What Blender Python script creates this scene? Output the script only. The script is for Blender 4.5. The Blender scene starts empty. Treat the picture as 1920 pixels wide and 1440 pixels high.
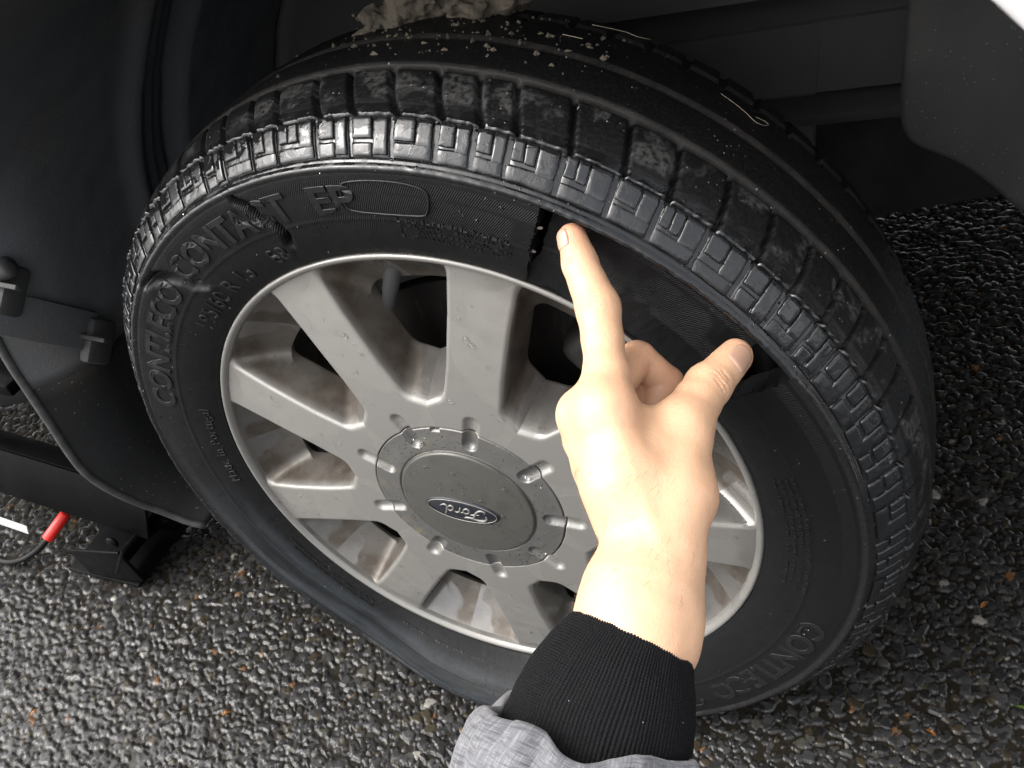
import bpy, bmesh, math, random
import numpy as np
from mathutils import Vector, Matrix
from mathutils.bvhtree import BVHTree

S = bpy.context.scene
COL = S.collection
rad = math.radians
rng = np.random.default_rng(7)
random.seed(7)

# ------------------------------------------------------------------ camera, sky, sun, exposure
cam_d = bpy.data.cameras.new('camera')
cam = bpy.data.objects.new('camera', cam_d)
COL.objects.link(cam)
cam.matrix_world = Matrix(((0.9235, -0.0997, 0.3704, 0.2523),
                           (0.3414, 0.6542, -0.6749, -0.3652),
                           (-0.1750, 0.7497, 0.6382, 0.7119),
                           (0, 0, 0, 1)))
cam_d.sensor_width = 36.0
cam_d.lens = 30.82
cam_d.clip_start = 0.01
cam_d.clip_end = 500
S.camera = cam

SUN_EL, SUN_ROT = rad(48), rad(238)
W = bpy.data.worlds.new('World'); S.world = W; W.use_nodes = True
nt = W.node_tree; nt.nodes.clear()
sky = nt.nodes.new('ShaderNodeTexSky'); sky.sky_type = 'NISHITA'; sky.sun_disc = False
sky.sun_elevation = SUN_EL; sky.sun_rotation = SUN_ROT
sky.air_density = 1.0; sky.dust_density = 4.0; sky.ozone_density = 1.0
hs = nt.nodes.new('ShaderNodeHueSaturation'); hs.inputs['Saturation'].default_value = 0.22
bg = nt.nodes.new('ShaderNodeBackground'); bg.inputs['Strength'].default_value = 0.15
wo = nt.nodes.new('ShaderNodeOutputWorld')
nt.links.new(sky.outputs[0], hs.inputs['Color']); nt.links.new(hs.outputs[0], bg.inputs['Color'])
nt.links.new(bg.outputs[0], wo.inputs['Surface'])

sun_d = bpy.data.lights.new('sun', 'SUN'); sun_d.energy = 0.6; sun_d.angle = rad(90)
sun_d.color = (1.0, 0.95, 0.87)
sun = bpy.data.objects.new('sun', sun_d); COL.objects.link(sun)
# Nishita: rotation 0 puts the sun on +Y, turning clockwise seen from above
sdir = Vector((math.sin(SUN_ROT) * math.cos(SUN_EL), math.cos(SUN_ROT) * math.cos(SUN_EL), math.sin(SUN_EL)))
sun.rotation_euler = sdir.to_track_quat('Z', 'Y').to_euler()

S.view_settings.view_transform = 'Standard'; S.view_settings.look = 'None'
S.view_settings.exposure = 1.92; S.view_settings.gamma = 1; S.view_settings.use_curve_mapping = False
S.render.engine = 'CYCLES'
S.cycles.max_bounces = 6

H = 0.255            # wheel centre above the ground

# ------------------------------------------------------------------ helpers
def fast_mesh(name, v, quads=None, tris=None, smooth=True):
    me = bpy.data.meshes.new(name)
    v = np.asarray(v, np.float32).reshape(-1, 3)
    me.vertices.add(len(v)); me.vertices.foreach_set('co', v.ravel())
    q = np.zeros((0, 4), np.int32) if quads is None else np.asarray(quads, np.int32).reshape(-1, 4)
    t = np.zeros((0, 3), np.int32) if tris is None else np.asarray(tris, np.int32).reshape(-1, 3)
    loops = np.concatenate([q.ravel(), t.ravel()])
    starts = np.concatenate([np.arange(len(q)) * 4, len(q) * 4 + np.arange(len(t)) * 3])
    me.loops.add(len(loops)); me.loops.foreach_set('vertex_index', loops)
    me.polygons.add(len(starts)); me.polygons.foreach_set('loop_start', starts.astype(np.int32))
    me.update(calc_edges=True)
    me.validate()
    me.polygons.foreach_set('use_smooth', np.full(len(me.polygons), smooth, bool))
    me.update()
    return me

def link(name, me, mat=None, parent=None):
    o = bpy.data.objects.new(name, me); COL.objects.link(o)
    if mat is not None and me is not None and len(me.materials) == 0: me.materials.append(mat)
    if parent is not None: o.parent = parent
    return o

def vattr(me, name, vals):
    a = me.attributes.new(name, 'FLOAT', 'POINT'); a.data.foreach_set('value', np.asarray(vals, np.float32).ravel())

def vcol(me, name, vals):
    a = me.attributes.new(name, 'FLOAT_COLOR', 'POINT'); a.data.foreach_set('color', np.asarray(vals, np.float32).ravel())

def uvmap(me, uv):
    l = me.uv_layers.new(name='UVMap')
    idx = np.zeros(len(me.loops), np.int32); me.loops.foreach_get('vertex_index', idx)
    l.data.foreach_set('uv', np.asarray(uv, np.float32)[idx].ravel())

def grid_quads(n, m, closed_n=False, flip=False):
    a = np.arange(n * m).reshape(n, m)
    if closed_n: a = np.vstack([a, a[:1]])
    q = np.stack([a[:-1, :-1], a[1:, :-1], a[1:, 1:], a[:-1, 1:]], -1).reshape(-1, 4)
    return q[:, ::-1] if flip else q

def empty(name, loc, parent=None, **props):
    o = bpy.data.objects.new(name, None); COL.objects.link(o); o.location = loc
    o.empty_display_size = 0.05
    if parent is not None: o.parent = parent
    for k, v in props.items(): o[k] = v
    return o

def bm_obj(name, bm, mat, parent=None, smooth=True, auto=None):
    me = bpy.data.meshes.new(name); bm.normal_update(); bm.to_mesh(me); bm.free()
    for p in me.polygons: p.use_smooth = smooth
    if auto:
        me.set_sharp_from_angle(angle=rad(auto))
    return link(name, me, mat, parent)

def bm_box(bm, c, size, rot=None, bevel=0.0, seg=2):
    r = bmesh.ops.create_cube(bm, size=1.0)
    M = Matrix.Translation(Vector(c)) @ (rot.to_4x4() if rot is not None else Matrix.Identity(4)) @ Matrix.Diagonal((*size, 1))
    bmesh.ops.transform(bm, matrix=M, verts=r['verts'])
    if bevel:
        es = list({e for v in r['verts'] for e in v.link_edges})
        bmesh.ops.bevel(bm, geom=es, offset=bevel, segments=seg, profile=0.5, affect='EDGES')

def axes(fwd, up):
    x = Vector(fwd).normalized(); z = Vector(up); z = (z - x * z.dot(x)).normalized(); y = z.cross(x)
    return Matrix((x, y, z)).transposed()

def smoothstep(a, b, x):
    t = np.clip((x - a) / (b - a), 0, 1); return t * t * (3 - 2 * t)

def hash2(i, j, k=0):
    h = (np.asarray(i, np.int64) * 374761393 + np.asarray(j, np.int64) * 668265263 + k * 2147483647 * 13) & 0xffffffff
    h = ((h ^ (h >> 13)) * 1274126177) & 0xffffffff
    h = ((h ^ (h >> 16)) * 2246822519) & 0xffffffff
    return ((h ^ (h >> 15)) & 0xffffff) / float(0x1000000)

def vnoise(x, y, k=0):
    xi = np.floor(x).astype(np.int64); yi = np.floor(y).astype(np.int64)
    fx = x - xi; fy = y - yi; fx = fx * fx * (3 - 2 * fx); fy = fy * fy * (3 - 2 * fy)
    a = hash2(xi, yi, k); b = hash2(xi + 1, yi, k); c = hash2(xi, yi + 1, k); d = hash2(xi + 1, yi + 1, k)
    return (a * (1 - fx) + b * fx) * (1 - fy) + (c * (1 - fx) + d * fx) * fy

def fbm(x, y, k=0, o=4):
    s = 0; a = 0.5
    for i in range(o):
        s = s + a * vnoise(x * 2 ** i, y * 2 ** i, k + i * 7); a *= 0.5
    return s

def hash3(i, j, l, k=0): return hash2(np.asarray(i, np.int64) + np.asarray(l, np.int64) * 7919, np.asarray(j, np.int64) - np.asarray(l, np.int64) * 104729, k)

def noise3(p, k=0):
    i = np.floor(p).astype(np.int64); f = p - i; f = f * f * (3 - 2 * f); s = 0
    for dx in (0, 1):
        for dy in (0, 1):
            for dz in (0, 1):
                w = (f[..., 0] if dx else 1 - f[..., 0]) * (f[..., 1] if dy else 1 - f[..., 1]) * (f[..., 2] if dz else 1 - f[..., 2])
                s = s + w * hash3(i[..., 0] + dx, i[..., 1] + dy, i[..., 2] + dz, k)
    return s

def tube(path, radii, n=12, cap=True, squash=None):
    """tube mesh arrays round a polyline"""
    P = np.asarray(path, float); m = len(P)
    R = np.full(m, radii) if np.isscalar(radii) else np.asarray(radii, float)
    T = np.gradient(P, axis=0); T /= np.linalg.norm(T, axis=1)[:, None]
    ref = np.array([0.13, 0.31, 0.94]);
    if abs(T[0] @ ref) > .9: ref = np.array([1., 0, 0])
    nrm = np.cross(T[0], ref); nrm /= np.linalg.norm(nrm); V = []
    for i in range(m):
        nrm = nrm - T[i] * (nrm @ T[i]); nrm /= np.linalg.norm(nrm); b = np.cross(T[i], nrm)
        a = np.linspace(0, 2 * np.pi, n, endpoint=False)
        V.append(P[i] + R[i] * (np.cos(a)[:, None] * nrm + np.sin(a)[:, None] * b))
    V = np.concatenate(V)
    a = np.arange(m * n).reshape(m, n); b = np.roll(a, -1, 1)
    q = np.stack([a[:-1], b[:-1], b[1:], a[1:]], -1).reshape(-1, 4); tr = []
    if cap:
        V = np.vstack([V, P[:1], P[-1:]]); c0 = m * n; c1 = c0 + 1
        for i in range(n):
            j = (i + 1) % n; tr.append((c0, j, i)); tr.append((c1, (m - 1) * n + i, (m - 1) * n + j))
    return V, q, np.array(tr, int).reshape(-1, 3)

def tube_obj(name, path, radii, mat, parent=None, n=12):
    V, q, t = tube(path, radii, n); return link(name, fast_mesh(name, V, q, t), mat, parent)

def catmull(P, k=8):
    P = np.asarray(P, float); Q = np.vstack([2 * P[0] - P[1], P, 2 * P[-1] - P[-2]]); out = []
    for i in range(1, len(Q) - 2):
        for t in np.linspace(0, 1, k, endpoint=False):
            a, b, c, d = Q[i - 1], Q[i], Q[i + 1], Q[i + 2]
            out.append(0.5 * (2 * b + (c - a) * t + (2 * a - 5 * b + 4 * c - d) * t * t + (3 * b - a - 3 * c + d) * t ** 3))
    out.append(P[-1]); return np.array(out)

def surface_nets(F):
    """dual surface of F = 0 on a regular grid; verts in index space"""
    s = F < 0
    nx, ny, nz = F.shape
    acc = np.zeros((nx - 1, ny - 1, nz - 1, 3), np.float32); cnt = np.zeros((nx - 1, ny - 1, nz - 1), np.float32)
    edges = []
    for ax in range(3):
        sl0 = [slice(None)] * 3; sl1 = [slice(None)] * 3; sl0[ax] = slice(0, -1); sl1[ax] = slice(1, None)
        cr = s[tuple(sl0)] != s[tuple(sl1)]
        idx = np.argwhere(cr)
        f0 = F[tuple(sl0)][cr]; f1 = F[tuple(sl1)][cr]; t = f0 / (f0 - f1)
        p = idx.astype(np.float32); p[:, ax] += t
        edges.append((ax, idx, f0 < 0))
        o1, o2 = [a for a in range(3) if a != ax]
        for d1 in (0, -1):
            for d2 in (0, -1):
                c = idx.copy(); c[:, o1] += d1; c[:, o2] += d2
                ok = ((c >= 0) & (c < np.array([nx - 1, ny - 1, nz - 1]))).all(1)
                np.add.at(acc, tuple(c[ok].T), p[ok]); np.add.at(cnt, tuple(c[ok].T), 1)
    has = cnt > 0; cid = np.full(cnt.shape, -1, np.int64); cid[has] = np.arange(has.sum())
    V = acc[has] / cnt[has][:, None]; cells = np.argwhere(has); Q = []
    for ax, idx, inside in edges:
        o1, o2 = [(1, 2), (2, 0), (0, 1)][ax]
        ok = (idx[:, o1] > 0) & (idx[:, o2] > 0) & (idx[:, o1] < F.shape[o1] - 1) & (idx[:, o2] < F.shape[o2] - 1)
        i = idx[ok]; ins = inside[ok]
        def g(d1, d2):
            c = i.copy(); c[:, o1] += d1; c[:, o2] += d2; return cid[tuple(c.T)]
        q = np.stack([g(-1, -1), g(0, -1), g(0, 0), g(-1, 0)], -1); q[~ins] = q[~ins][:, ::-1]; Q.append(q)
    return V, np.concatenate(Q), cells

def smin(a, b, k):
    h = np.clip(0.5 + 0.5 * (b - a) / k, 0, 1); return b * (1 - h) + a * h - k * h * (1 - h)

def smax(a, b, k): return -smin(-a, -b, k)

# ------------------------------------------------------------------ material helper
class Mat:
    def __init__(s, name, color=(.5, .5, .5), rough=.5, metal=0., spec=.5):
        s.m = bpy.data.materials.new(name); s.m.use_nodes = True; s.t = s.m.node_tree
        s.b = s.t.nodes['Principled BSDF']; s.col = None; s.h = None
        s.b.inputs['Base Color'].default_value = (*color, 1); s.b.inputs['Roughness'].default_value = rough
        s.b.inputs['Metallic'].default_value = metal; s.b.inputs['Specular IOR Level'].default_value = spec
        s.c0 = color; s.r0 = rough
    def n(s, t, **kw):
        x = s.t.nodes.new('ShaderNode' + t)
        for k, v in kw.items(): setattr(x, k, v)
        return x
    def l(s, a, b): s.t.links.new(a, b)
    def coord(s, kind='Object', scale=None):
        o = s.n('TexCoord').outputs[kind]
        if scale is not None:
            mp = s.n('Mapping'); mp.inputs['Scale'].default_value = scale; s.l(o, mp.inputs['Vector']); o = mp.outputs[0]
        return o
    def noise(s, scale, detail=4, vec=None, rough=.55, dist=0.):
        x = s.n('TexNoise'); x.inputs['Scale'].default_value = scale; x.inputs['Detail'].default_value = detail
        x.inputs['Roughness'].default_value = rough; x.inputs['Distortion'].default_value = dist
        s.l(vec if vec is not None else s.coord(), x.inputs['Vector']); return x.outputs['Fac']
    def voro(s, scale, vec=None, feature='F1', out='Distance', rnd=1.):
        x = s.n('TexVoronoi'); x.feature = feature; x.inputs['Scale'].default_value = scale; x.inputs['Randomness'].default_value = rnd
        s.l(vec if vec is not None else s.coord(), x.inputs['Vector']); return x.outputs[out]
    def ramp(s, v, a, b, lo=0., hi=1., smooth=True):
        x = s.n('MapRange'); x.interpolation_type = 'SMOOTHSTEP' if smooth else 'LINEAR'
        x.inputs['From Min'].default_value = a; x.inputs['From Max'].default_value = b
        x.inputs['To Min'].default_value = lo; x.inputs['To Max'].default_value = hi; s.l(v, x.inputs['Value']); return x.outputs[0]
    def math(s, op, a, b=None, c=None):
        x = s.n('Math'); x.operation = op
        for i, v in enumerate((a, b, c)):
            if v is None: continue
            if isinstance(v, (int, float)): x.inputs[i].default_value = v
            else: s.l(v, x.inputs[i])
        return x.outputs[0]
    def attr(s, name, out='Fac'):
        x = s.n('Attribute'); x.attribute_name = name; return x.outputs[out]
    def mixc(s, f, a, b):
        x = s.n('Mix'); x.data_type = 'RGBA'
        for sock, v in ((x.inputs[0], f), (x.inputs[6], a), (x.inputs[7], b)):
            if isinstance(v, tuple): sock.default_value = (*v, 1)
            elif isinstance(v, (int, float)): sock.default_value = v
            else: s.l(v, sock)
        return x.outputs[2]
    def tint(s, f, color):
        s.col = s.mixc(f, s.col if s.col is not None else s.c0, color); s.l(s.col, s.b.inputs['Base Color']); return s
    def setcol(s, sock): s.col = sock; s.l(sock, s.b.inputs['Base Color']); return s
    def rough(s, sock): s.l(sock, s.b.inputs['Roughness']); return s
    def bump(s, hsock, strength=.5, dist=.001):
        x = s.n('Bump'); x.inputs['Strength'].default_value = strength; x.inputs['Distance'].default_value = dist
        s.l(hsock, x.inputs['Height'])
        if s.h is not None: s.l(s.h, x.inputs['Normal'])
        s.h = x.outputs[0]; s.l(s.h, s.b.inputs['Normal']); return s

def speckled_black(name, color, rough, speck=(.16, .15, .13), n1=700, th=.16, amt=.5, dirt=(.05, .045, .038), bump=.25):
    """black plastic with grit specks, dusty patches and a faint grain"""
    m = Mat(name, color, rough)
    m.tint(m.ramp(m.noise(9, 6), .5, .75, 0, .55), dirt)
    d = m.voro(n1 / 3); sel = m.ramp(m.noise(25, 3), .40, .62)
    m.tint(m.math('MULTIPLY', m.math('MULTIPLY', m.ramp(d, th * .8, th * .5), sel), amt), speck)
    m.rough(m.ramp(m.noise(14, 5), .3, .7, rough - .12, rough + .16))
    m.bump(m.noise(450, 5), bump, .0006); m.bump(m.noise(40, 5, dist=.3), .25, .003)
    return m.m

# ------------------------------------------------------------------ materials
M_white = Mat('white_paint', (.74, .74, .75), .22)
M_white.tint(M_white.ramp(M_white.noise(30, 5), .52, .8, 0, .35), (.45, .43, .40)); M_white.b.inputs['Coat Weight'].default_value = .6
M_white = M_white.m
M_liner = speckled_black('liner_plastic', (.070, .074, .078), .85, dirt=(.095, .086, .076), amt=.8, n1=500, bump=.6)
M_flap = speckled_black('flap_darkened', (.0135, .0138, .014), .85, dirt=(.030, .025, .020), amt=.8, n1=500, bump=.7)  # liner lightened and flap darkened to even out the light on them
M_flap.node_tree.nodes['Principled BSDF'].inputs['Specular IOR Level'].default_value = .15
M_liner.node_tree.nodes['Principled BSDF'].inputs['Specular IOR Level'].default_value = .2
M_guard = speckled_black('guard_plastic', (.020, .020, .020), .75, amt=.7)
M_panel = speckled_black('inner_panel_paint', (.055, .052, .050), .72, amt=.15)
M_dark = speckled_black('underbody_black', (.008, .008, .0085), .8, amt=.05)
M_jack = speckled_black('jack_black_enamel', (.0015, .0015, .0017), .5, amt=.5, speck=(.2, .2, .2), th=.1, dirt=(.004, .004, .004), bump=.1)
M_jack.node_tree.nodes['Principled BSDF'].inputs['Specular IOR Level'].default_value = .07
M_lipworn = Mat('worn_lip', (.035, .035, .035), .55)
M_lipworn.tint(M_lipworn.ramp(M_lipworn.noise(60, 6), .42, .62, 0, .8), (.06, .058, .055)); M_lipworn = M_lipworn.m

def tyre_material():
    m = Mat('wet_black_rubber', (.0060, .0061, .0064), .44)
    uv = m.n('UVMap').outputs[0]; sp = m.n('SeparateXYZ'); m.l(uv, sp.inputs[0]); u, v = sp.outputs[0], sp.outputs[1]
    def band(a, b, e=.0015): return m.math('MULTIPLY', m.ramp(v, a - e, a + e), m.ramp(v, b + e, b - e))
    big = m.noise(14, 5, uv); mid = m.noise(60, 5, uv); fine = m.noise(420, 4, uv)
    # tread crown: damp grey dust, brown silt in the long grooves, pale grit
    crown = band(.104, .250, .002)
    m.tint(m.math('MULTIPLY', crown, m.ramp(fine, .42, .75, 0, .35)), (.017, .0165, .016))
    for g in (.1345, .1695, .2120):
        gm = band(g - .0035, g + .0035, .002)
        m.tint(m.math('MULTIPLY', gm, m.ramp(mid, .25, .7, .2, .8)), (.026, .0235, .021))
    # pale silt patches on the outer tread rib
    rib = band(.107, .131, .003)
    patch = m.math('MULTIPLY', rib, m.math('MULTIPLY', m.ramp(m.noise(38, 6, uv, dist=.4), .50, .60), m.ramp(m.noise(300, 4, uv), .32, .62)))
    m.tint(m.math('MULTIPLY', patch, .5), (.085, .083, .079))
    grit = m.math('MULTIPLY', band(.108, .255, .003), m.ramp(m.voro(230, uv), .13, .07))
    grit = m.math('MULTIPLY', grit, m.ramp(m.noise(50, 4, uv), .44, .60))
    m.tint(grit, (.25, .24, .22))
    # a grey bloom where the sidewall folds near the ground, brown tinge near the tear
    bl = m.noise(1, 5, m.coord('UV', (9, 60, 1)))
    m.tint(m.math('MULTIPLY', m.math('MULTIPLY', band(.026, .066, .008), m.math('MULTIPLY', m.ramp(u, .92, 1.05), m.ramp(u, 1.5, 1.3))), m.ramp(bl, .32, .68, .1, .9)), (.026, .030, .034))
    wet = m.ramp(m.noise(45, 4, uv), .42, .56)
    r_side = m.ramp(fine, .3, .7, .44, .60)
    r_sh = m.ramp(m.noise(90, 5, uv), .40, .60, .10, .34)
    r_tr = m.ramp(fine, .3, .7, .34, .60)
    sh = band(.0655, .104, .001)
    mx = m.n('Mix'); m.l(sh, mx.inputs[0]); m.l(r_side, mx.inputs[2]); m.l(r_sh, mx.inputs[3])
    mx2 = m.n('Mix'); m.l(crown, mx2.inputs[0]); m.l(mx.outputs[0], mx2.inputs[2]); m.l(r_tr, mx2.inputs[3])
    m.rough(mx2.outputs[0])
    m.l(m.ramp(sh, 0, 1, .16, .5), m.b.inputs['Specular IOR Level'])
    # fine moulded hatching
    ph = m.math('ADD', m.math('MULTIPLY', u, 4200.), m.math('MULTIPLY', v, 2600.))
    hat = m.math('SINE', ph)
    zone = m.math('MULTIPLY', m.ramp(u, .17, .20), m.ramp(u, .66, .60))
    hm = m.math('ADD', band(.0555, .0630, .0006), m.math('MULTIPLY', m.math('MULTIPLY', band(.030, .0535, .0006), zone), m.ramp(m.noise(22, 2, uv), .44, .52)))
    hat = m.math('MULTIPLY', hat, hm)
    m.bump(hat, .7, .0003)
    m.bump(m.math('MULTIPLY', m.noise(900, 3, uv), m.ramp(crown, 0, 1, .25, 1.)), .35, .0006)
    drops = m.math('MULTIPLY', m.ramp(m.voro(260, uv), .22, .08), m.ramp(m.noise(40, 3, uv), .52, .62))
    m.bump(m.math('MULTIPLY', drops, m.ramp(crown, 0, 1, 1., .2)), .8, .0006)
    return m.m
M_tyre = tyre_material()

def wet_rubber(name, lo, hi, color=(.0085, .0087, .0092)):
    m = Mat(name, color, .2)
    m.tint(m.ramp(m.noise(180, 5), .55, .75, 0, .5), (.018, .018, .018))
    m.rough(m.ramp(m.noise(110, 5, dist=.6), .46, .56, lo, hi))
    m.bump(m.math('MULTIPLY', m.noise(420, 4), m.ramp(m.noise(110, 5, dist=.6), .48, .56)), .2, .0008); m.bump(m.noise(150, 2), .12, .0012)
    return m.m
M_block = wet_rubber('wet_shoulder_rubber', .06, .36)
M_letter = wet_rubber('letter_rubber', .30, .46, (.0082, .0084, .0088))
M_letter.node_tree.nodes['Principled BSDF'].inputs['Specular IOR Level'].default_value = .28

def alloy_material():
    m = Mat('dull_silver_alloy', (.225, .217, .201), .34, .45)
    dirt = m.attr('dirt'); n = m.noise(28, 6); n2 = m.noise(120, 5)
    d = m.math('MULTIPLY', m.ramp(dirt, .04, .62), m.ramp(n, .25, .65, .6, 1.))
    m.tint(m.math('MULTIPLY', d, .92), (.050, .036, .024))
    m.tint(m.math('MULTIPLY', m.ramp(dirt, .1, .4), m.ramp(m.noise(75, 6, dist=.3), .45, .7, 0, .55)), (.125, .115, .10))
    m.tint(m.math('MULTIPLY', m.ramp(dirt, .1, .4), m.ramp(m.voro(210), .2, .1, 0, .6)), (.03, .022, .016))
    m.tint(m.ramp(n, .55, .8, 0, .35), (.155, .147, .13))
    # water film: smooth patches with a clear edge; water also washes the dust off
    wet = m.ramp(m.noise(17, 2, dist=.4), .55, .585)
    m.tint(m.math('MULTIPLY', wet, m.ramp(dirt, .1, .6, .06, .42)), (.20, .20, .197))
    r = m.n('Mix'); m.l(wet, r.inputs[0]); m.l(m.ramp(n2, .3, .7, .36, .50), r.inputs[2]); m.l(m.ramp(dirt, .05, .4, .27, .10), r.inputs[3])
    m.rough(r.outputs[0])
    m.bump(m.noise(700, 4), .08, .0004)
    m.bump(m.ramp(m.voro(330), .22, .05), .15, .0004)
    return m.m
M_alloy = alloy_material()

def cap_ring_material():
    m = Mat('pitted_cap_ring', (.125, .122, .116), .38, .5)
    pit = m.math('MULTIPLY', m.ramp(m.voro(330), .34, .16), m.ramp(m.noise(60, 4), .42, .60))
    m.tint(pit, (.055, .052, .048)); m.tint(m.ramp(m.noise(35, 4), .55, .75, 0, .5), (.26, .22, .12))
    m.rough(m.ramp(m.noise(90, 4), .3, .7, .25, .5)); m.bump(m.math('MULTIPLY', pit, -1.), .4, .0006); m.bump(m.noise(500, 4), .12, .0005)
    return m.m
def cap_material():
    m = Mat('olive_grey_cap', (.078, .076, .068), .30, .35)
    m.tint(m.ramp(m.noise(45, 5), .5, .7, 0, .5), (.055, .052, .044)); m.tint(m.ramp(m.voro(120), .12, .05, 0, .5), (.06, .055, .04))
    m.rough(m.ramp(m.noise(70, 4), .3, .7, .2, .42)); m.bump(m.noise(240, 3), .12, .0006); return m.m
M_ring, M_cap = cap_ring_material(), cap_material()
M_badge = Mat('badge_blue_black', (.010, .0115, .016), .3).m
M_chrome = Mat('badge_silver', (.20, .19, .18), .4, .5).m
M_water = Mat('water', (1, 1, 1), .02); M_water.b.inputs['Transmission Weight'].default_value = 1; M_water.b.inputs['IOR'].default_value = 1.33; M_water = M_water.m

def skin_material():
    m = Mat('fair_skin', (.57, .345, .212), .42, 0, .40)
    m.tint(m.ramp(m.noise(38, 4), .45, .75, 0, .5), (.55, .295, .182))
    m.tint(m.ramp(m.attr('flush'), 0, 1, 0, .75), (.46, .175, .11))
    m.tint(m.math('MULTIPLY', m.attr('crease'), .5), (.40, .17, .09))
    m.tint(m.ramp(m.voro(70), .035, .02, 0, .6), (.22, .11, .07))
    m.b.inputs['Subsurface Weight'].default_value = .25; m.b.inputs['Subsurface Radius'].default_value = (1.0, .35, .2)
    m.b.inputs['Subsurface Scale'].default_value = .004
    m.rough(m.ramp(m.noise(200, 3), .3, .7, .36, .52))
    m.bump(m.voro(800, feature='DISTANCE_TO_EDGE'), .35, .0004); m.bump(m.noise(260, 5), .30, .001)
    return m.m
M_skin = skin_material()
M_hair = Mat('arm_hair', (.13, .08, .045), .5).m
M_nail = Mat('fingernail', (.42, .25, .175), .26, 0, .5)
M_nail.bump(M_nail.noise(160, 3), .1, .0004); M_nail = M_nail.m

def knit_material():
    m = Mat('black_knit', (.0065, .0065, .0072), .9, 0, .2)
    uv = m.n('UVMap').outputs[0]; sp = m.n('SeparateXYZ'); m.l(uv, sp.inputs[0])
    st = m.math('SINE', m.math('ADD', m.math('MULTIPLY', sp.outputs[1], 5600.), m.math('MULTIPLY', m.math('ABSOLUTE', m.math('SINE', m.math('MULTIPLY', sp.outputs[0], 138 * math.pi))), 2.2)))
    m.tint(m.ramp(st, -.5, 1., 0, .35), (.011, .011, .0115))
    m.bump(st, .35, .0005); m.bump(m.noise(1, 3, m.coord('UV', (420, 1500, 1))), .6, .0012)
    m.tint(m.ramp(m.voro(160), .035, .02), (.5, .5, .5))
    m.b.inputs['Specular IOR Level'].default_value = .1; return m.m
def heather_material():
    m = Mat('grey_heather_fabric', (.10, .10, .108), .85, 0, .25)
    uv = m.n('UVMap').outputs[0]
    a = m.noise(1, 3, m.coord('UV', (1100, 130, 1))); b = m.noise(1, 3, m.coord('UV', (110, 1400, 1)))
    m.tint(m.ramp(a, .42, .68, 0, .85), (.175, .175, .183)); m.tint(m.ramp(b, .45, .68, 0, .8), (.052, .052, .056))
    c = m.noise(1, 2, m.coord('UV', (140, 1800, 1))); m.tint(m.ramp(c, .58, .72, 0, .8), (.175, .175, .183))
    m.bump(a, .3, .0006); m.bump(b, .3, .0006); m.bump(m.noise(30, 3, uv), .5, .004)
    m.b.inputs['Sheen Weight'].default_value = .15; return m.m
M_knit, M_heather = knit_material(), heather_material()

def asphalt_material():
    m = Mat('wet_asphalt', (.03, .03, .03), .2)
    col = m.attr('stone', 'Color'); m.setcol(col)
    m.tint(m.ramp(m.noise(160, 5), .45, .75, 0, .45), (.010, .009, .008))
    m.tint(m.ramp(m.noise(500, 3), .55, .8, 0, .4), (.035, .034, .033))
    m.rough(m.ramp(m.noise(120, 5), .38, .62, .14, .34))
    m.bump(m.noise(330, 4), .16, .0009); m.bump(m.noise(1100, 2), .10, .0003)
    return m.m
M_asphalt = asphalt_material()
M_asphalt.node_tree.nodes['Principled BSDF'].inputs['Specular IOR Level'].default_value = .27   # a film of water
M_far = Mat('asphalt_far', (.015, .015, .015), .25)
M_far.tint(M_far.ramp(M_far.voro(110), .2, .6, 0, .7), (.012, .012, .012)); M_far.bump(M_far.voro(110), .8, .006); M_far = M_far.m
M_mud = Mat('dry_mud', (.098, .082, .062), .85, 0, .2)
M_mud.tint(M_mud.ramp(M_mud.noise(90, 6), .4, .65, 0, .8), (.066, .056, .044)); M_mud.tint(M_mud.ramp(M_mud.voro(260), .22, .1, 0, .7), (.10, .086, .066))
M_mud.bump(M_mud.noise(300, 6), .7, .002); M_mud = M_mud.m
M_straw = Mat('straw', (.26, .23, .17), .6).m
M_leaf = Mat('orange_leaf', (.28, .11, .025), .5); M_leaf.tint(M_leaf.ramp(M_leaf.noise(200, 4), .4, .7), (.30, .15, .05)); M_leaf = M_leaf.m
M_green = Mat('green_leaf', (.10, .17, .04), .45).m
M_red = Mat('red_rubber', (.50, .014, .008), .38); M_red.bump(M_red.noise(300, 3), .1, .0005); M_red = M_red.m
M_cable = Mat('black_cable_rubber', (.004, .004, .004), .55, 0, .2).m
M_paper = Mat('white_strip', (.50, .50, .48), .5).m
M_disc = Mat('brake_disc_steel', (.018, .016, .015), .42, .5)
M_disc.tint(M_disc.ramp(M_disc.noise(1, 4, M_disc.coord('Object', (300, 300, 40))), .55, .75, 0, .6), (.09, .072, .06)); M_disc = M_disc.m
M_valve = Mat('valve_rubber', (.05, .05, .05), .6); M_valve.bump(M_valve.noise(500, 3), .3, .0006); M_valve = M_valve.m
M_caliper = Mat('caliper_grey', (.012, .011, .010), .6, .3); M_caliper.bump(M_caliper.noise(200, 4), .3, .001); M_caliper = M_caliper.m

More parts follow.
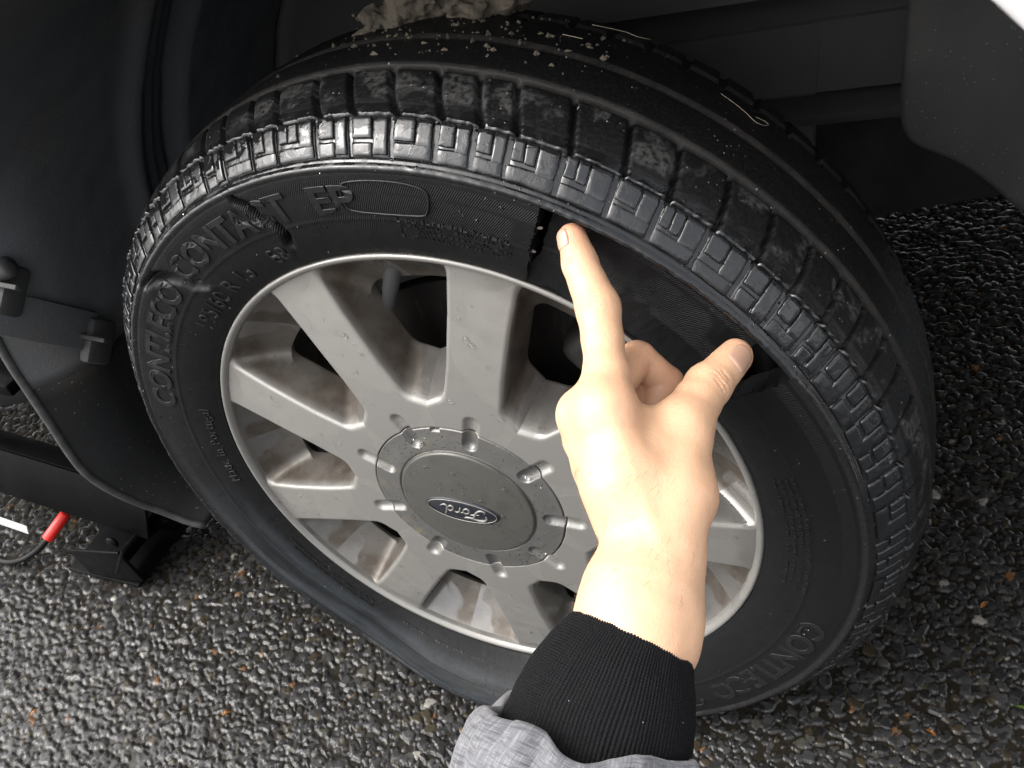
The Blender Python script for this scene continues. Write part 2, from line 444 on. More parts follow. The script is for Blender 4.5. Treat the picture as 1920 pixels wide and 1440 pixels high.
# ------------------------------------------------------------------ ground
def stones(x, y, cell, k, presence, jitter=.9):
    """height, id-hash and nearness of the stone that rises highest at each point"""
    gx = np.floor(x / cell).astype(np.int64); gy = np.floor(y / cell).astype(np.int64)
    best = np.full(x.shape, -1.); bid = np.zeros(x.shape)
    for dx in (-1, 0, 1):
        for dy in (-1, 0, 1):
            cx, cy = gx + dx, gy + dy
            px = (cx + .5 + jitter * (hash2(cx, cy, k) - .5)) * cell; py = (cy + .5 + jitter * (hash2(cx, cy, k + 1) - .5)) * cell
            R = cell * (.42 + .30 * hash2(cx, cy, k + 2)); an = hash2(cx, cy, k + 3) * np.pi; asp = .55 + .45 * hash2(cx, cy, k + 4)
            ux = (x - px) * np.cos(an) + (y - py) * np.sin(an); uy = (-(x - px) * np.sin(an) + (y - py) * np.cos(an)) / asp
            # polygonal outline
            th = np.arctan2(uy, ux); d = np.hypot(ux, uy) / R * (1 + .13 * np.cos(3 * th + 6 * hash2(cx, cy, k + 5)) + .07 * np.cos(5 * th + 9 * an))
            top = .45 + .55 * hash2(cx, cy, k + 6)
            tx = (hash2(cx, cy, k + 7) - .5) * .7; ty = (hash2(cx, cy, k + 8) - .5) * .7
            hgt = top * (1 - smoothstep(.70, 1.0, d)) + (tx * ux + ty * uy) / R * .22
            on = (hash2(cx, cy, k + 9) < presence) & (d < 1)
            hgt = np.where(on, hgt, -1.); up = hgt > best
            best = np.where(up, hgt, best); bid = np.where(up, hash2(cx, cy, k + 10), bid)
    return best, bid

def build_ground():
    na, nr = 1000, 760
    az = np.radians(np.linspace(64, 173, na)); rr = np.exp(np.linspace(math.log(.29), math.log(1.75), nr))
    A, R = np.meshgrid(az, rr, indexing='ij')
    x = .2523 + R * np.cos(A); y = -.3652 + R * np.sin(A)
    wx = x + .0065 * (fbm(x * 130, y * 130, 3) - .5); wy = y + .0065 * (fbm(x * 130, y * 130, 5) - .5)
    b1, i1 = stones(wx, wy, .0088, 10, .70); b2, i2 = stones(wx, wy, .0052, 40, .70)
    z1 = np.where(b1 > 0, b1 * .0024, 0); z2 = np.where(b2 > 0, b2 * .0018, 0)
    big = z1 >= z2; z = np.maximum(z1, z2); ids = np.where(big, i1, i2)
    z = z - .0020 + .0035 * (fbm(x * 14, y * 14, 77) - .5) + .0004 * (fbm(x * 260, y * 260, 21) - .5)
    on = np.maximum(z1, z2) > .0002
    base = np.array([.013, .0108, .0078])
    g = (.010 + .024 * hash2((ids * 99991).astype(np.int64), 3, 4))[..., None] * np.array([1.0, .99, .985])
    warm = hash2((ids * 99991).astype(np.int64), 11, 8)[..., None]
    g = np.where(warm > .994, np.array([.17, .16, .14]), g); g = np.where((warm > .988) & (warm <= .994), np.array([.11, .055, .025]), g)
    g = np.where((warm > .93) & (warm <= .988), np.array([.030, .024, .015]), g); g = np.where((warm > .90) & (warm <= .93), np.array([.045, .043, .035]), g)
    c = np.where(on[..., None], g, base)
    V = np.stack([x, y, z], -1).reshape(-1, 3)
    me = fast_mesh('asphalt', V, grid_quads(na, nr, flip=True))
    vcol(me, 'stone', np.concatenate([c.reshape(-1, 3), np.ones((len(V), 1))], 1))
    o = link('asphalt', me, M_asphalt); o['kind'] = 'structure'
    # the rest of the yard
    me = fast_mesh('ground', [(-60, -60, -.0080), (60, -60, -.008), (60, 60, -.008), (-60, 60, -.008)], [(0, 1, 2, 3)])
    o = link('ground', me, M_far); o['kind'] = 'structure'
build_ground()

# ------------------------------------------------------------------ car (everything bolted to it is its part)
car = empty('car', (0, .35, 0), label='car with white bodywork jacked up over its torn tyre', category='car')
def part(o):
    """parent a part to the car without moving it"""
    o.parent = car; o.matrix_parent_inverse = Matrix.Translation((0, -.35, 0)); return o
wheel = empty('wheel', (0, 0, H)); part(wheel)
wheel['label'] = 'wheel with a torn black tyre on a nine-spoke silver alloy rim'

# ---- tyre section, (r, a): r from the axle, a outward from the rim face
KEY = [(.2035, -.006), (.2055, .0005), (.212, .0045), (.225, .0090), (.240, .0120), (.252, .0132), (.262, .0135), (.2680, .0120),
       (.2745, .0075), (.2815, .0010), (.2868, -.0050), (.2905, -.012), (.2940, -.022), (.2965, -.034), (.2985, -.050), (.2995, -.0740),
       (.2990, -.098), (.2970, -.117), (.2935, -.132), (.2885, -.1465), (.281, -.157), (.270, -.166), (.255, -.171), (.235, -.170), (.215, -.163), (.201, -.153)]
_k = catmull(np.array(KEY), 24)
_s = np.concatenate([[0], np.cumsum(np.hypot(*np.diff(_k, axis=0).T))])
def sec(v):
    return np.interp(v, _s, _k[:, 0]), np.interp(v, _s, _k[:, 1])
def sec_n(v):
    r0, a0 = sec(v - .0008); r1, a1 = sec(v + .0008); tr, ta = r1 - r0, a1 - a0; L = np.hypot(tr, ta) + 1e-12
    return -ta / L, tr / L            # outward normal in (r, a)   (section runs outer bead -> crown -> inner bead)
def v_of_r(r): # outer sidewall only
    m = _s < .075; return np.interp(r, _k[m, 0], _s[m])
V_END = _s[-1]
def v_of_a(a):
    m = (_s > .06) & (_s < .27); return np.interp(-a, -_k[m, 1], _s[m])
V_RIB = float(v_of_r(.2655)); V_SH0 = V_RIB + .003; V_SH1 = float(v_of_a(-.0042))
V_G = [float(v_of_a(a)) for a in (-.0388, -.0738, -.1163)]; V_RIM = float(v_of_a(-.150))

def deform(th, r, a):
    """sag of the flat tyre where it meets the ground"""
    ph = (np.degrees(th) - 270 + 180) % 360 - 180
    c = np.cos(np.radians(np.clip(ph, -75, 75))); Rg = np.where(np.abs(ph) < 75, (H - .0015) / c, 9.)
    lim = smin(Rg, np.full_like(Rg, .3005), .022)
    s = (lim - .2035) / (.3005 - .2035); q = np.clip((r - .2035) / .097, 0, 1)
    r2 = np.where(r > .2035, .2035 + (r - .2035) * s, r)
    r2 = np.minimum(r2, np.maximum(Rg, .2035))
    side = np.tanh((a + .0775) / .035)
    b = np.where(q < .55, np.sin(np.clip(q / .55, 0, 1) * np.pi / 2), 1 - .35 * (q - .55) / .45)
    return r2, a + side * .062 * (1 - s) * b

CUT_L, CUT_R = 68.4, 34.3          # ends of the torn stretch of sidewall, degrees
_base_slots = [86.0, 80.9, 76.8, 73.0, 67.4, 61.8, 56.8, 51.4, 46.2, 41.3, 36.8, 32.9, 28.6, 24.7]
SLOTS = list(_base_slots); _r = random.Random(3)
x = 24.7
while x > -268:
    x -= _r.choice([3.9, 4.4, 4.9, 5.5]); SLOTS.append(x)
while SLOTS[-1] < 86.0 - 360 + 3.5: SLOTS.pop()
SLOTS = np.array(SLOTS)
def slot_lean(thd):
    return np.interp((thd + 90) % 360 - 90, [-90, 10, 32, 45, 62, 86, 130, 200, 270], [2.0, .6, .2, .8, 1.7, 3.1, 3.0, 2.4, 1.5])

CRACKS = [np.array([(110.2, .2600), (108.9, .2535), (108.5, .2450), (107.0, .2385), (106.6, .2300), (107.6, .2225)]),
          np.array([(137.5, .2640), (134.2, .2590), (132.6, .2520), (131.2, .2440), (130.6, .2360), (129.2, .2310)])]

def tyre_disp(thd, v):
    """relief along the section normal, metres"""
    u = np.radians(thd) * .29
    d = np.zeros(np.broadcast(thd, v).shape)
    # bead and sidewall rings
    d += .0010 * np.exp(-((v - .0065) / .0016) ** 2)
    d += .0006 * np.exp(-((v - float(v_of_r(.2335))) / .0007) ** 2)
    d += .0024 * smoothstep(.0024, .0012, np.abs(v - V_RIB)) * (1 + .5 * (fbm(u * 160, v * 20, 5) - .5))
    d += .0010 * smoothstep(.0012, .0006, np.abs(v - V_RIB - .0042))
    # shoulder shelf the blocks stand on
    d -= .0016 * smoothstep(V_SH0, V_SH0 + .001, v) * smoothstep(V_SH1 + .0005, V_SH1 - .0005, v)
    # ragged shoulder edge
    d += .0012 * smoothstep(.0016, .0006, np.abs(v - V_SH1 - .0010)) * smoothstep(.35, .6, fbm(u * 420, v * 60, 9))
    # long grooves, half packed with silt
    for g in V_G: d -= .0026 * smoothstep(.0033, .0019, np.abs(v - g))
    # cross slots on the outer rib, notches on the inner one
    f = np.clip((v - V_SH1) / (V_G[0] - V_SH1), -.3, 1.3); fc = np.clip(f, 0, 1)
    bend = np.interp((thd + 90) % 360 - 90, [-90, 40, 62, 90, 270], [-1., -.9, 0, .35, 0])
    off = thd - slot_lean(thd) * ((1 + bend) * fc - bend * fc ** 2)
    k = np.abs((off[..., None] - SLOTS + 180) % 360 - 180).min(-1) if off.size < 4e6 else None
    w = np.radians(k) * .297
    hw_ = np.interp((thd + 90) % 360 - 90, [-90, 45, 66, 80, 150, 270], [.0015, .0016, .0019, .0023, .0023, .0015])
    d -= .0044 * smoothstep(hw_, hw_ * .5, w) * smoothstep(-.05, .03, f) * smoothstep(1.02, .97, f)
    fn = smoothstep(V_G[2] - .010, V_G[2] - .008, v) * smoothstep(V_RIM + .01, V_RIM, v)
    k2 = np.abs((thd + 8.5 + 180) % 4.5 - 2.25); d -= .0034 * smoothstep(.0028, .0014, np.radians(k2) * .297) * fn
    # wear and waviness
    d += .0012 * (fbm(u * 22, v * 22, 31) - .5) + .0004 * (fbm(u * 150, v * 150, 33) - .5)
    # two splits with lifted lips
    for i, c in enumerate(CRACKS):
        r = sec(v)[0]; P = np.stack([np.radians(thd) * .245, r], -1); best = np.full(d.shape, 9.); sd = np.zeros(d.shape)
        C = np.stack([np.radians(c[:, 0]) * .245, c[:, 1]], -1)
        for a, b in zip(C[:-1], C[1:]):
            ab = b - a; t = np.clip(((P - a) @ ab) / (ab @ ab), 0, 1); dv = P - a - t[..., None] * ab
            dd = np.hypot(dv[..., 0], dv[..., 1]); cr = ab[0] * dv[..., 1] - ab[1] * dv[..., 0]
            up = dd < best; best = np.where(up, dd, best); sd = np.where(up, np.sign(cr), sd)
        on = smoothstep(.075, .06, v)
        tap = (.6 if i == 0 else 1.)
        best = np.maximum(best + .0022 * (fbm(u * 130, v * 130, 51 + i, 2) - .5), 0)
        d += on * (-.0070 * np.exp(-(best / (.0019 * (1 + .4 * i))) ** 2) + np.where(sd > 0, .0030, .0004) * tap * np.exp(-best / .006) * (1 - np.exp(-(best / .0024) ** 2)) + .002 * i * np.exp(-(best / .012) ** 2) * (fbm(u * 120, v * 120, 61) - .4))
    return d

def tyre_xyz(thd, v, lift=0., disp=True):
    thd, v = np.broadcast_arrays(np.asarray(thd, float), np.asarray(v, float))
    r, a = sec(v); nr, na = sec_n(v)
    d = (tyre_disp(thd, v) if disp else 0.) + lift
    r = r + nr * d; a = a + na * d
    th = np.radians(thd); r, a = deform(th, r, a)
    z = np.maximum(r * np.sin(th), -H + .0008)
    return np.stack([r * np.cos(th), -a, z], -1)

def build_tyre():
    vs = np.concatenate([np.arange(0, V_SH0, .0011), np.arange(V_SH0, V_SH1 + .003, .0008), np.arange(V_SH1 + .003, V_RIM + .012, .00125), np.arange(V_RIM + .013, V_END, .006)])
    n = 1500; th = np.linspace(0, 360, n, endpoint=False)
    T = th[:, None] + np.zeros((1, len(vs)))
    Vv = vs[None, :] + np.zeros((n, 1)); P = np.empty((n, len(vs), 3))
    for i in range(0, n, 150): P[i:i + 150] = tyre_xyz(T[i:i + 150], Vv[i:i + 150])
    q = grid_quads(n, len(vs), closed_n=True)
    qi = q[:, 0] // len(vs); qj = q[:, 0] % len(vs); q = q[:, ::-1]
    tc = th[qi] + .12; rc = sec(vs[qj])[0]
    # ragged edge of the torn-out stretch
    edge = .9 * (fbm(rc * 260, rc * 0, 3) - .5)
    v0 = .0075 + .001 * np.sin(tc * .9); v1 = V_RIB - .0022 - .0004 * np.sin(tc * 2.)
    gone = (tc < CUT_L + edge - 14 * (rc - .24) * 0) & (tc > CUT_R + edge) & (vs[qj] > v0) & (vs[qj] < v1)
    q = q[~gone]
    me = fast_mesh('tyre', P.reshape(-1, 3), q)
    uv = np.stack([np.radians(T) * .29, Vv], -1).reshape(-1, 2); uvmap(me, uv)
    link('tyre', me, M_tyre, wheel)
    # cut faces: the thickness of the rubber along the left, top and right of the tear
    Vw = []; Q = []
    def wall(pts_t, pts_v, inn):
        m = len(pts_t); base = sum(len(x) for x in Vw); rows = 4
        for k in range(rows):
            f = k / (rows - 1)
            p = tyre_xyz(pts_t + inn[0] * f, pts_v + inn[1] * f, -.0150 * f + (.0004 if k == 0 else 0)); p += (np.array(noise3(p * 500, 3))[:, None] - .5) * .0016 * (f > 0)
            Vw.append(p)
        a = np.arange(m * rows).reshape(rows, m) + base
        Q.append(np.stack([a[:-1, :-1], a[:-1, 1:], a[1:, 1:], a[1:, :-1]], -1).reshape(-1, 4))
    vv = np.linspace(.0078, V_RIB - .0015, 50); rr = sec(vv)[0]; ed = .9 * (fbm(rr * 260, rr * 0, 3) - .5)
    wall(CUT_L + ed - .05, vv, (.15, 0)); wall(CUT_R + ed + .05, vv, (-.15, 0))
    tt = np.linspace(CUT_L, CUT_R, 160); wall(tt, np.full(160, V_RIB - .0020), (0, .0012))
    link('torn_edge', fast_mesh('torn_edge', np.concatenate(Vw), np.concatenate(Q)), M_letter, wheel)
    # the stretch of sidewall that has sunk behind the tread edge
    n2 = 190; t2 = np.linspace(0, 1, n2); v2 = np.concatenate([np.linspace(.0066, V_RIB + .004, 76)])
    T2, V2 = np.meshgrid(t2, v2, indexing='ij')
    tl = CUT_L + 1.2 - 2.2 * smoothstep(.013, .034, V2) + .5 * (fbm(V2 * 300, V2 * 0, 17) - .5); T2 = tl + (CUT_R + 2.4 + 1.8 * smoothstep(.02, .045, V2) - tl) * T2; P = tyre_xyz(T2, V2)
    f = (T2 - CUT_R) / (CUT_L - CUT_R); g = np.clip((V2 - .0070) / (V_RIB - .0070), 0, 1)
    dep = g ** .75 * (.0125 + .003 * (1 - f) + .004 * np.sin(f * np.pi)) + .0012 * (fbm(T2 * .4, V2 * 60, 5) - .5)
    P[..., 1] += dep
    rad_ = P[..., [0, 2]] / np.hypot(P[..., 0], P[..., 2])[..., None]
    P[..., [0, 2]] -= rad_ * (g ** 2 * .004)[..., None]
    me = fast_mesh('sunken_sidewall', P.reshape(-1, 3), grid_quads(n2, len(v2)))
    uvmap(me, np.stack([np.radians(T2) * .29, V2], -1).reshape(-1, 2))
    o = link('sunken_sidewall', me, M_tyre, wheel); o['label'] = 'torn strip of sidewall sunk behind the tread edge'
    so = o.modifiers.new('thickness', 'SOLIDIFY'); so.thickness = .006; so.offset = -1
    # frayed cords at the left cut
    for (t0, r0) in ((68.0, .2490), (68.2, .2310)):
        c = tyre_xyz(np.array(t0), v_of_r(r0), -.003, False)
        bm = bmesh.new(); r_ = bmesh.ops.create_icosphere(bm, subdivisions=2, radius=.0012)
        for v in bm.verts: v.co = Vector(c) + Vector((v.co.x * 1.5, v.co.y * .6, v.co.z * .8)) * (1 + .9 * (random.random() - .5))
        bm_obj('frayed_cord', bm, M_cord, wheel)
M_cord = Mat('cord_threads', (.20, .19, .17), .8).m
build_tyre()

# ---- shoulder blocks: every block a few wet pads standing on one foot
def pad(bm_parts, t0, t1, v0, v1, sk, lift, h, rnd=.0005):
    """rounded pad between angles t0 > t1 (deg) and section positions v0 < v1; sk shears the angle with v"""
    nu, nv = 9, 9
    U = np.linspace(0, 1, nu); Vq = np.linspace(0, 1, nv)
    A, B = np.meshgrid(U, Vq, indexing='ij')
    wu = abs(np.radians(t1 - t0)) * .28; wv = v1 - v0
    eu = min(.45, rnd / wu); ev = min(.45, rnd / wv)
    def warp(x, e):   # puts the second ring of verts at the bevel
        return np.where(x < .01, 0, np.where(x > .99, 1, e + (1 - 2 * e) * np.clip((x - 1 / (nu - 1)) / (1 - 2 / (nu - 1)), 0, 1)))
    a = warp(A, eu); b = warp(B, ev)
    edge = (A < .01) | (A > .99) | (B < .01) | (B > .99)
    h = h * (1. if 20 < t0 < 200 else .6)
    t = t0 + (t1 - t0) * a + sk * (b * wv + (v0 - V_SH0)); v = v0 + wv * b
    cor = .3 * ((A < .01) | (A > .99)) * ((B < .01) | (B > .99))
    t = t + (np.where(A < .5, 1, -1) * (t1 - t0) * eu * cor); v = v + np.where(B < .5, 1, -1) * wv * ev * cor
    v = v + .0011 * (fbm(t * 1.1 + 7, v * 260, 71) - .47); t = t + .22 * (fbm(t * 1.3 + 31, v * 230, 73) - .47)
    lf = np.where(edge, lift + h - .00045, lift + h) + .00012 * (fbm(t * 2.1, v * 300, 15) - .5)
    top = tyre_xyz(t, v, lf, False); n0 = sum(len(p) for p, _ in bm_parts)
    ring = [(i, 0) for i in range(nu)] + [(nu - 1, j) for j in range(1, nv)] + [(i, nv - 1) for i in range(nu - 2, -1, -1)] + [(0, j) for j in range(nv - 2, 0, -1)]
    ri = np.array([i * nv + j for i, j in ring]); tr, vr = t.reshape(-1)[ri], v.reshape(-1)[ri]
    low = tyre_xyz(tr, vr, np.full(len(ri), lift - .0022), False)
    q = [np.array(grid_quads(nu, nv)) + n0]
    lo = np.arange(len(ri)) + nu * nv + n0; hi = ri + n0
    q.append(np.stack([hi, lo, np.roll(lo, -1), np.roll(hi, -1)], -1))
    bm_parts.append((np.concatenate([top.reshape(-1, 3), low]), np.concatenate(q)))

def build_blocks():
    L = V_SH1 - V_SH0
    R = random.Random(11)
    order = sorted(SLOTS % 360, reverse=True)
    for i, t_hi in enumerate(order):
        t_lo = order[(i + 1) % len(order)]
        if t_lo > t_hi: t_lo -= 360
        w = t_hi - t_lo; P = []
        a, b = t_hi - .42, t_lo + .34       # gap at the slot
        sk = 24.                            # blocks lean back towards the tread
        wear = R.uniform(-.0003, .0003)
        worn = R.random()
        vs0 = V_SH0 + .0022 + R.uniform(-.0005, .0012); vm = V_SH0 + L * R.uniform(.40, .50); ve = V_SH1 - .0008
        big = b + (a - b) * R.uniform(.42, .50)
        lift = -.0014 + wear
        ww = a - b; three = w > 5.2; low_h = 1.0 if 20 < t_hi < 200 else .55
        ju = worn < .6
        if ju: pad(P, a + R.uniform(-.05, .25), b, vs0, vs0 + L * R.uniform(.27, .33), sk, lift - .0002, .0021, .0009)
        pad(P, big - .12, b, vs0 + (L * .25 if ju else .001), ve, sk, lift, .0021)                              # the long pad
        if three:
            mid = (a + big) / 2
            pad(P, a, mid + .05, vm + .0012, ve, sk, lift, .0021); pad(P, mid - .05, big + .03, vm + .0010, ve, sk, lift, .0021)
        else:
            pad(P, a, big + .04, vm + .0012, ve, sk, lift, .0021)
        lowh = .0021 if worn < .7 else .0015
        if not ju: pad(P, a + R.uniform(-.1, .15), big + .04, vs0, vm - .0006, sk, lift, lowh)
        if .6 < worn < .9: pad(P, big + .08, big - .14, vs0 + .0005, vs0 + .0035, sk, lift, min(lowh, .0017))
        # the foot they share
        pad(P, a + .12, b - .10, vs0 - .0006, ve + .0004, sk, lift - .0013, .0016, .0006)
        me = fast_mesh('shoulder_block', np.concatenate([p for p, _ in P]), np.concatenate([q for _, q in P]))
        me.set_sharp_from_angle(angle=rad(50))
        link('shoulder_block', me, M_block, wheel)
build_blocks()

# ---- moulded lettering
def text_mesh(body, size, extrude, bevel=0., spacing=1., bold=0.):
    cu = bpy.data.curves.new('txt', 'FONT'); cu.body = body; cu.size = size; cu.extrude = extrude; cu.bevel_depth = bevel; cu.bevel_resolution = 0
    cu.space_character = spacing; cu.resolution_u = 4; cu.offset = bold
    ob = bpy.data.objects.new('txt', cu); COL.objects.link(ob)
    me = bpy.data.meshes.new_from_object(ob.evaluated_get(bpy.context.evaluated_depsgraph_get()))
    bpy.data.objects.remove(ob)
    return me

def curve_text(name, body, size, r0, t_start, wx=1., lift=.0002, extrude=.0005, spacing=1., flip=False, bevel=.0002):
    """letters round the sidewall, tops outward, reading clockwise from t_start degrees"""
    me = text_mesh(body, size, extrude, bevel, spacing, .0006 if size > .02 else 0.)
    bm = bmesh.new(); bm.from_mesh(me); bmesh.ops.triangulate(bm, faces=bm.faces[:])
    for _ in range(3):
        es = [e for e in bm.edges if e.calc_length() > .005]
        if not es: break
        bmesh.ops.subdivide_edges(bm, edges=es, cuts=1); bmesh.ops.triangulate(bm, faces=[f for f in bm.faces if len(f.verts) > 3])
    co = np.array([v.co[:] for v in bm.verts])
    th = t_start - np.degrees(co[:, 0] * wx / (r0 + size * .35)); r = r0 + co[:, 1]
    vv = v_of_r(r); P = tyre_xyz(th, vv, co[:, 2] + lift - .0011 * smoothstep(.50, .66, fbm(th * .35 + 11, r * 190, 91, 3)))
    for v, p in zip(bm.verts, P): v.co = p
    bpy.data.meshes.remove(me)
    o = bm_obj(name, bm, M_letter, wheel, smooth=False); return o
for t0 in (165.5, -14.5):
    lf = .0002 if t0 > 0 else -.0001
    curve_text('lettering', 'CONTI.ECO', .0245, .2385, t0, 1.05, lf)
    curve_text('lettering', 'CONTACT', .0245, .2385, t0 - 35., 1.0, lf)
    curve_text('lettering', 'EP', .0245, .2385, t0 - 66.5, 1.2, lf)
curve_text('lettering', '195/60 R 15', .0155, .2135, 140.5, .98, spacing=1.1)
curve_text('lettering', '88', .0155, .2135, 113.5, 1.05)
curve_text('lettering', 'Made in Portugal', .0095, .2160, 198.0, -1., spacing=1.15) if False else curve_text('lettering', 'Made in Portugal', .0095, .2150, 186.5, 1.0, spacing=1.25)

def fine_print(name, t0, t1, r0, rows, seed):
    """small raised marks too fine to read"""
    R = random.Random(seed); V = []; Q = []
    for k in range(rows):
        t = t0 + R.uniform(-.3, .3)
        while t > t1:
            w = R.uniform(.25, .7)
            if R.random() < .8:
                v0 = float(v_of_r(r0 - k * .0042)); hh = R.uniform(.0016, .0028)
                for (ta, tb, va, vb) in ((t, t - w * .35, v0, v0 + hh), (t - w * .35, t - w, v0 + hh * .6 * (R.random() < .5), v0 + hh * .6 * (R.random() < .5) + .0008)):
                    n = len(V) * 8
                    A = np.array([ta, tb, tb, ta] * 2); B = np.array([va, va, vb, vb] * 2); L = np.array([-.0006] * 4 + [.0007] * 4)
                    V.append(tyre_xyz(A, B, L)); Q += [[n + 4, n + 5, n + 6, n + 7], [n, n + 1, n + 5, n + 4], [n + 1, n + 2, n + 6, n + 5], [n + 2, n + 3, n + 7, n + 6], [n + 3, n, n + 4, n + 7]]
            t -= w + R.uniform(.12, .35)
    o = link(name, fast_mesh(name, np.concatenate(V), Q, smooth=False), M_letter, wheel); o['kind'] = 'stuff'
fine_print('fine_print', 87, 71, .2335, 4, 5); fine_print('fine_print', 18, -8, .231, 4, 6); fine_print('fine_print', 232, 206, .217, 2, 8); fine_print('fine_print', 262, 240, .214, 1, 9)
# raised frame after the last word, and the ring lines round the sidewall
def sidewall_line(name, pts, w=.0006, h=.0007):
    P = catmull(np.array(pts), 10); c = tyre_xyz(P[:, 0], v_of_r(P[:, 1]), h * .4)
    tube_obj(name, c, w, M_letter, wheel, 6)
sidewall_line('badge_outline', [(93.6, .2540), (92.2, .2575), (87., .2585), (83.2, .2570), (81.8, .2530), (82.2, .2420), (83.4, .2385), (88., .2375), (92.6, .2390), (93.8, .2430), (93.6, .2540)])

# ---- water drops on the sidewall
def drops(name, spots, mat, parent):
    bm = bmesh.new()
    for (p, nrm, r) in spots:
        q = bmesh.ops.create_icosphere(bm, subdivisions=2, radius=1.)
        M = Matrix.Translation(Vector(p)) @ Vector(nrm).to_track_quat('Z', 'Y').to_matrix().to_4x4() @ Matrix.Diagonal((r, r * random.uniform(.8, 1.1), r * .55, 1))
        bmesh.ops.transform(bm, matrix=M, verts=q['verts'])
    o = bm_obj(name, bm, mat, parent); o['kind'] = 'stuff'; return o
sp = []
for _ in range(420):
    t = random.choice([random.uniform(60, 190), random.uniform(215, 265), random.uniform(-20, 60)])
    if CUT_R - 1 < t < CUT_L + 1: v = random.uniform(V_SH0, V_SH1)
    else: v = random.choice([random.uniform(.01, V_RIB), random.uniform(V_SH0, V_SH1)])
    p = tyre_xyz(np.array(t), v, .0); nr_, na_ = sec_n(v); c, s_ = math.cos(rad(t)), math.sin(rad(t))
    sp.append((p, (nr_ * c, -na_, nr_ * s_), random.uniform(.0004, .0011)))
drops('water_drops', sp, M_water, wheel)

# ------------------------------------------------------------------ rim
def lathe(name, prof, mat, parent, n=240, flip=False):
    pr = np.array(prof); a = np.linspace(0, 2 * np.pi, n, endpoint=False)
    V = np.stack([pr[None, :, 0] * np.cos(a)[:, None], np.broadcast_to(-pr[None, :, 1], (n, len(pr))), pr[None, :, 0] * np.sin(a)[:, None]], -1)
    me = fast_mesh(name, V.reshape(-1, 3), grid_quads(n, len(pr), closed_n=True, flip=flip)); return link(name, me, mat, parent)
lip = catmull(np.array([(.2000, -.016), (.2032, -.0075), (.2044, -.0022), (.2040, .0006), (.2028, .0017), (.2012, .0014), (.1998, .0002), (.1990, -.0010), (.1986, -.0022), (.1984, -.0060), (.1980, -.012)]), 5)
barrel = np.array([(.1980, -.012), (.1965, -.022), (.1920, -.036), (.1870, -.055), (.1850, -.080), (.1845, -.12), (.186, -.15), (.198, -.165), (.203, -.168)])
rim_prof = np.vstack([lip[:-1], catmull(barrel, 5)])
o = lathe('rim', rim_prof, M_alloy, wheel, 300)
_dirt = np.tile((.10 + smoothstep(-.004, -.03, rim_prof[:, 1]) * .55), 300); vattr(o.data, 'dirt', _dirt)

def af(r): return .0082 - .0098 * np.clip((r - .07) / .129, 0, 1) ** 1.6

def spoke_sdf(r, ph, a):
    x = r * np.cos(ph); y = r * np.sin(ph); dep = af(r) - a
    hw = np.interp(r, [.06, .09, .125, .165, .2], [.0208, .0204, .0190, .0198, .0220])
    hw = hw + np.clip(dep, 0, .05) * .12
    ds = (np.abs(y) - hw) * .985
    yw = r * np.sin(np.maximum(rad(20) - np.abs(ph), 0)); dh = (r - (.0925 + .42 * yw + np.clip(dep, -.01, .05) * .48)) * .9
    q = np.clip(.1985 - r, -.02, .06); dc = .0040 + q * 1.18 - q * np.abs(q) * 8.
    ring = np.maximum(np.maximum(.1675 - r, (dc - dep) * .72), (dep - dc - .012) * .72)
    d2 = smin(ds, dh, .0045)
    d2 = smin(d2, ring, .010)
    top = -dep
    d = smax(d2, top, .0030)
    d = smax(d, dep - .0375, .003)
    d = np.maximum(d, r - .1990)
    # seat for the centre cap
    d = smax(d, -np.maximum(r - .0728, dep - .0045), .0006)
    # radial thumb grooves that run from spoke root into the cap ring
    gx = np.clip(x, .058, .0820); gd = np.sqrt((x - gx) ** 2 + y ** 2 + (a - af(r) - .0024) ** 2) - .0056
    return smax(d, -gd, .0018)

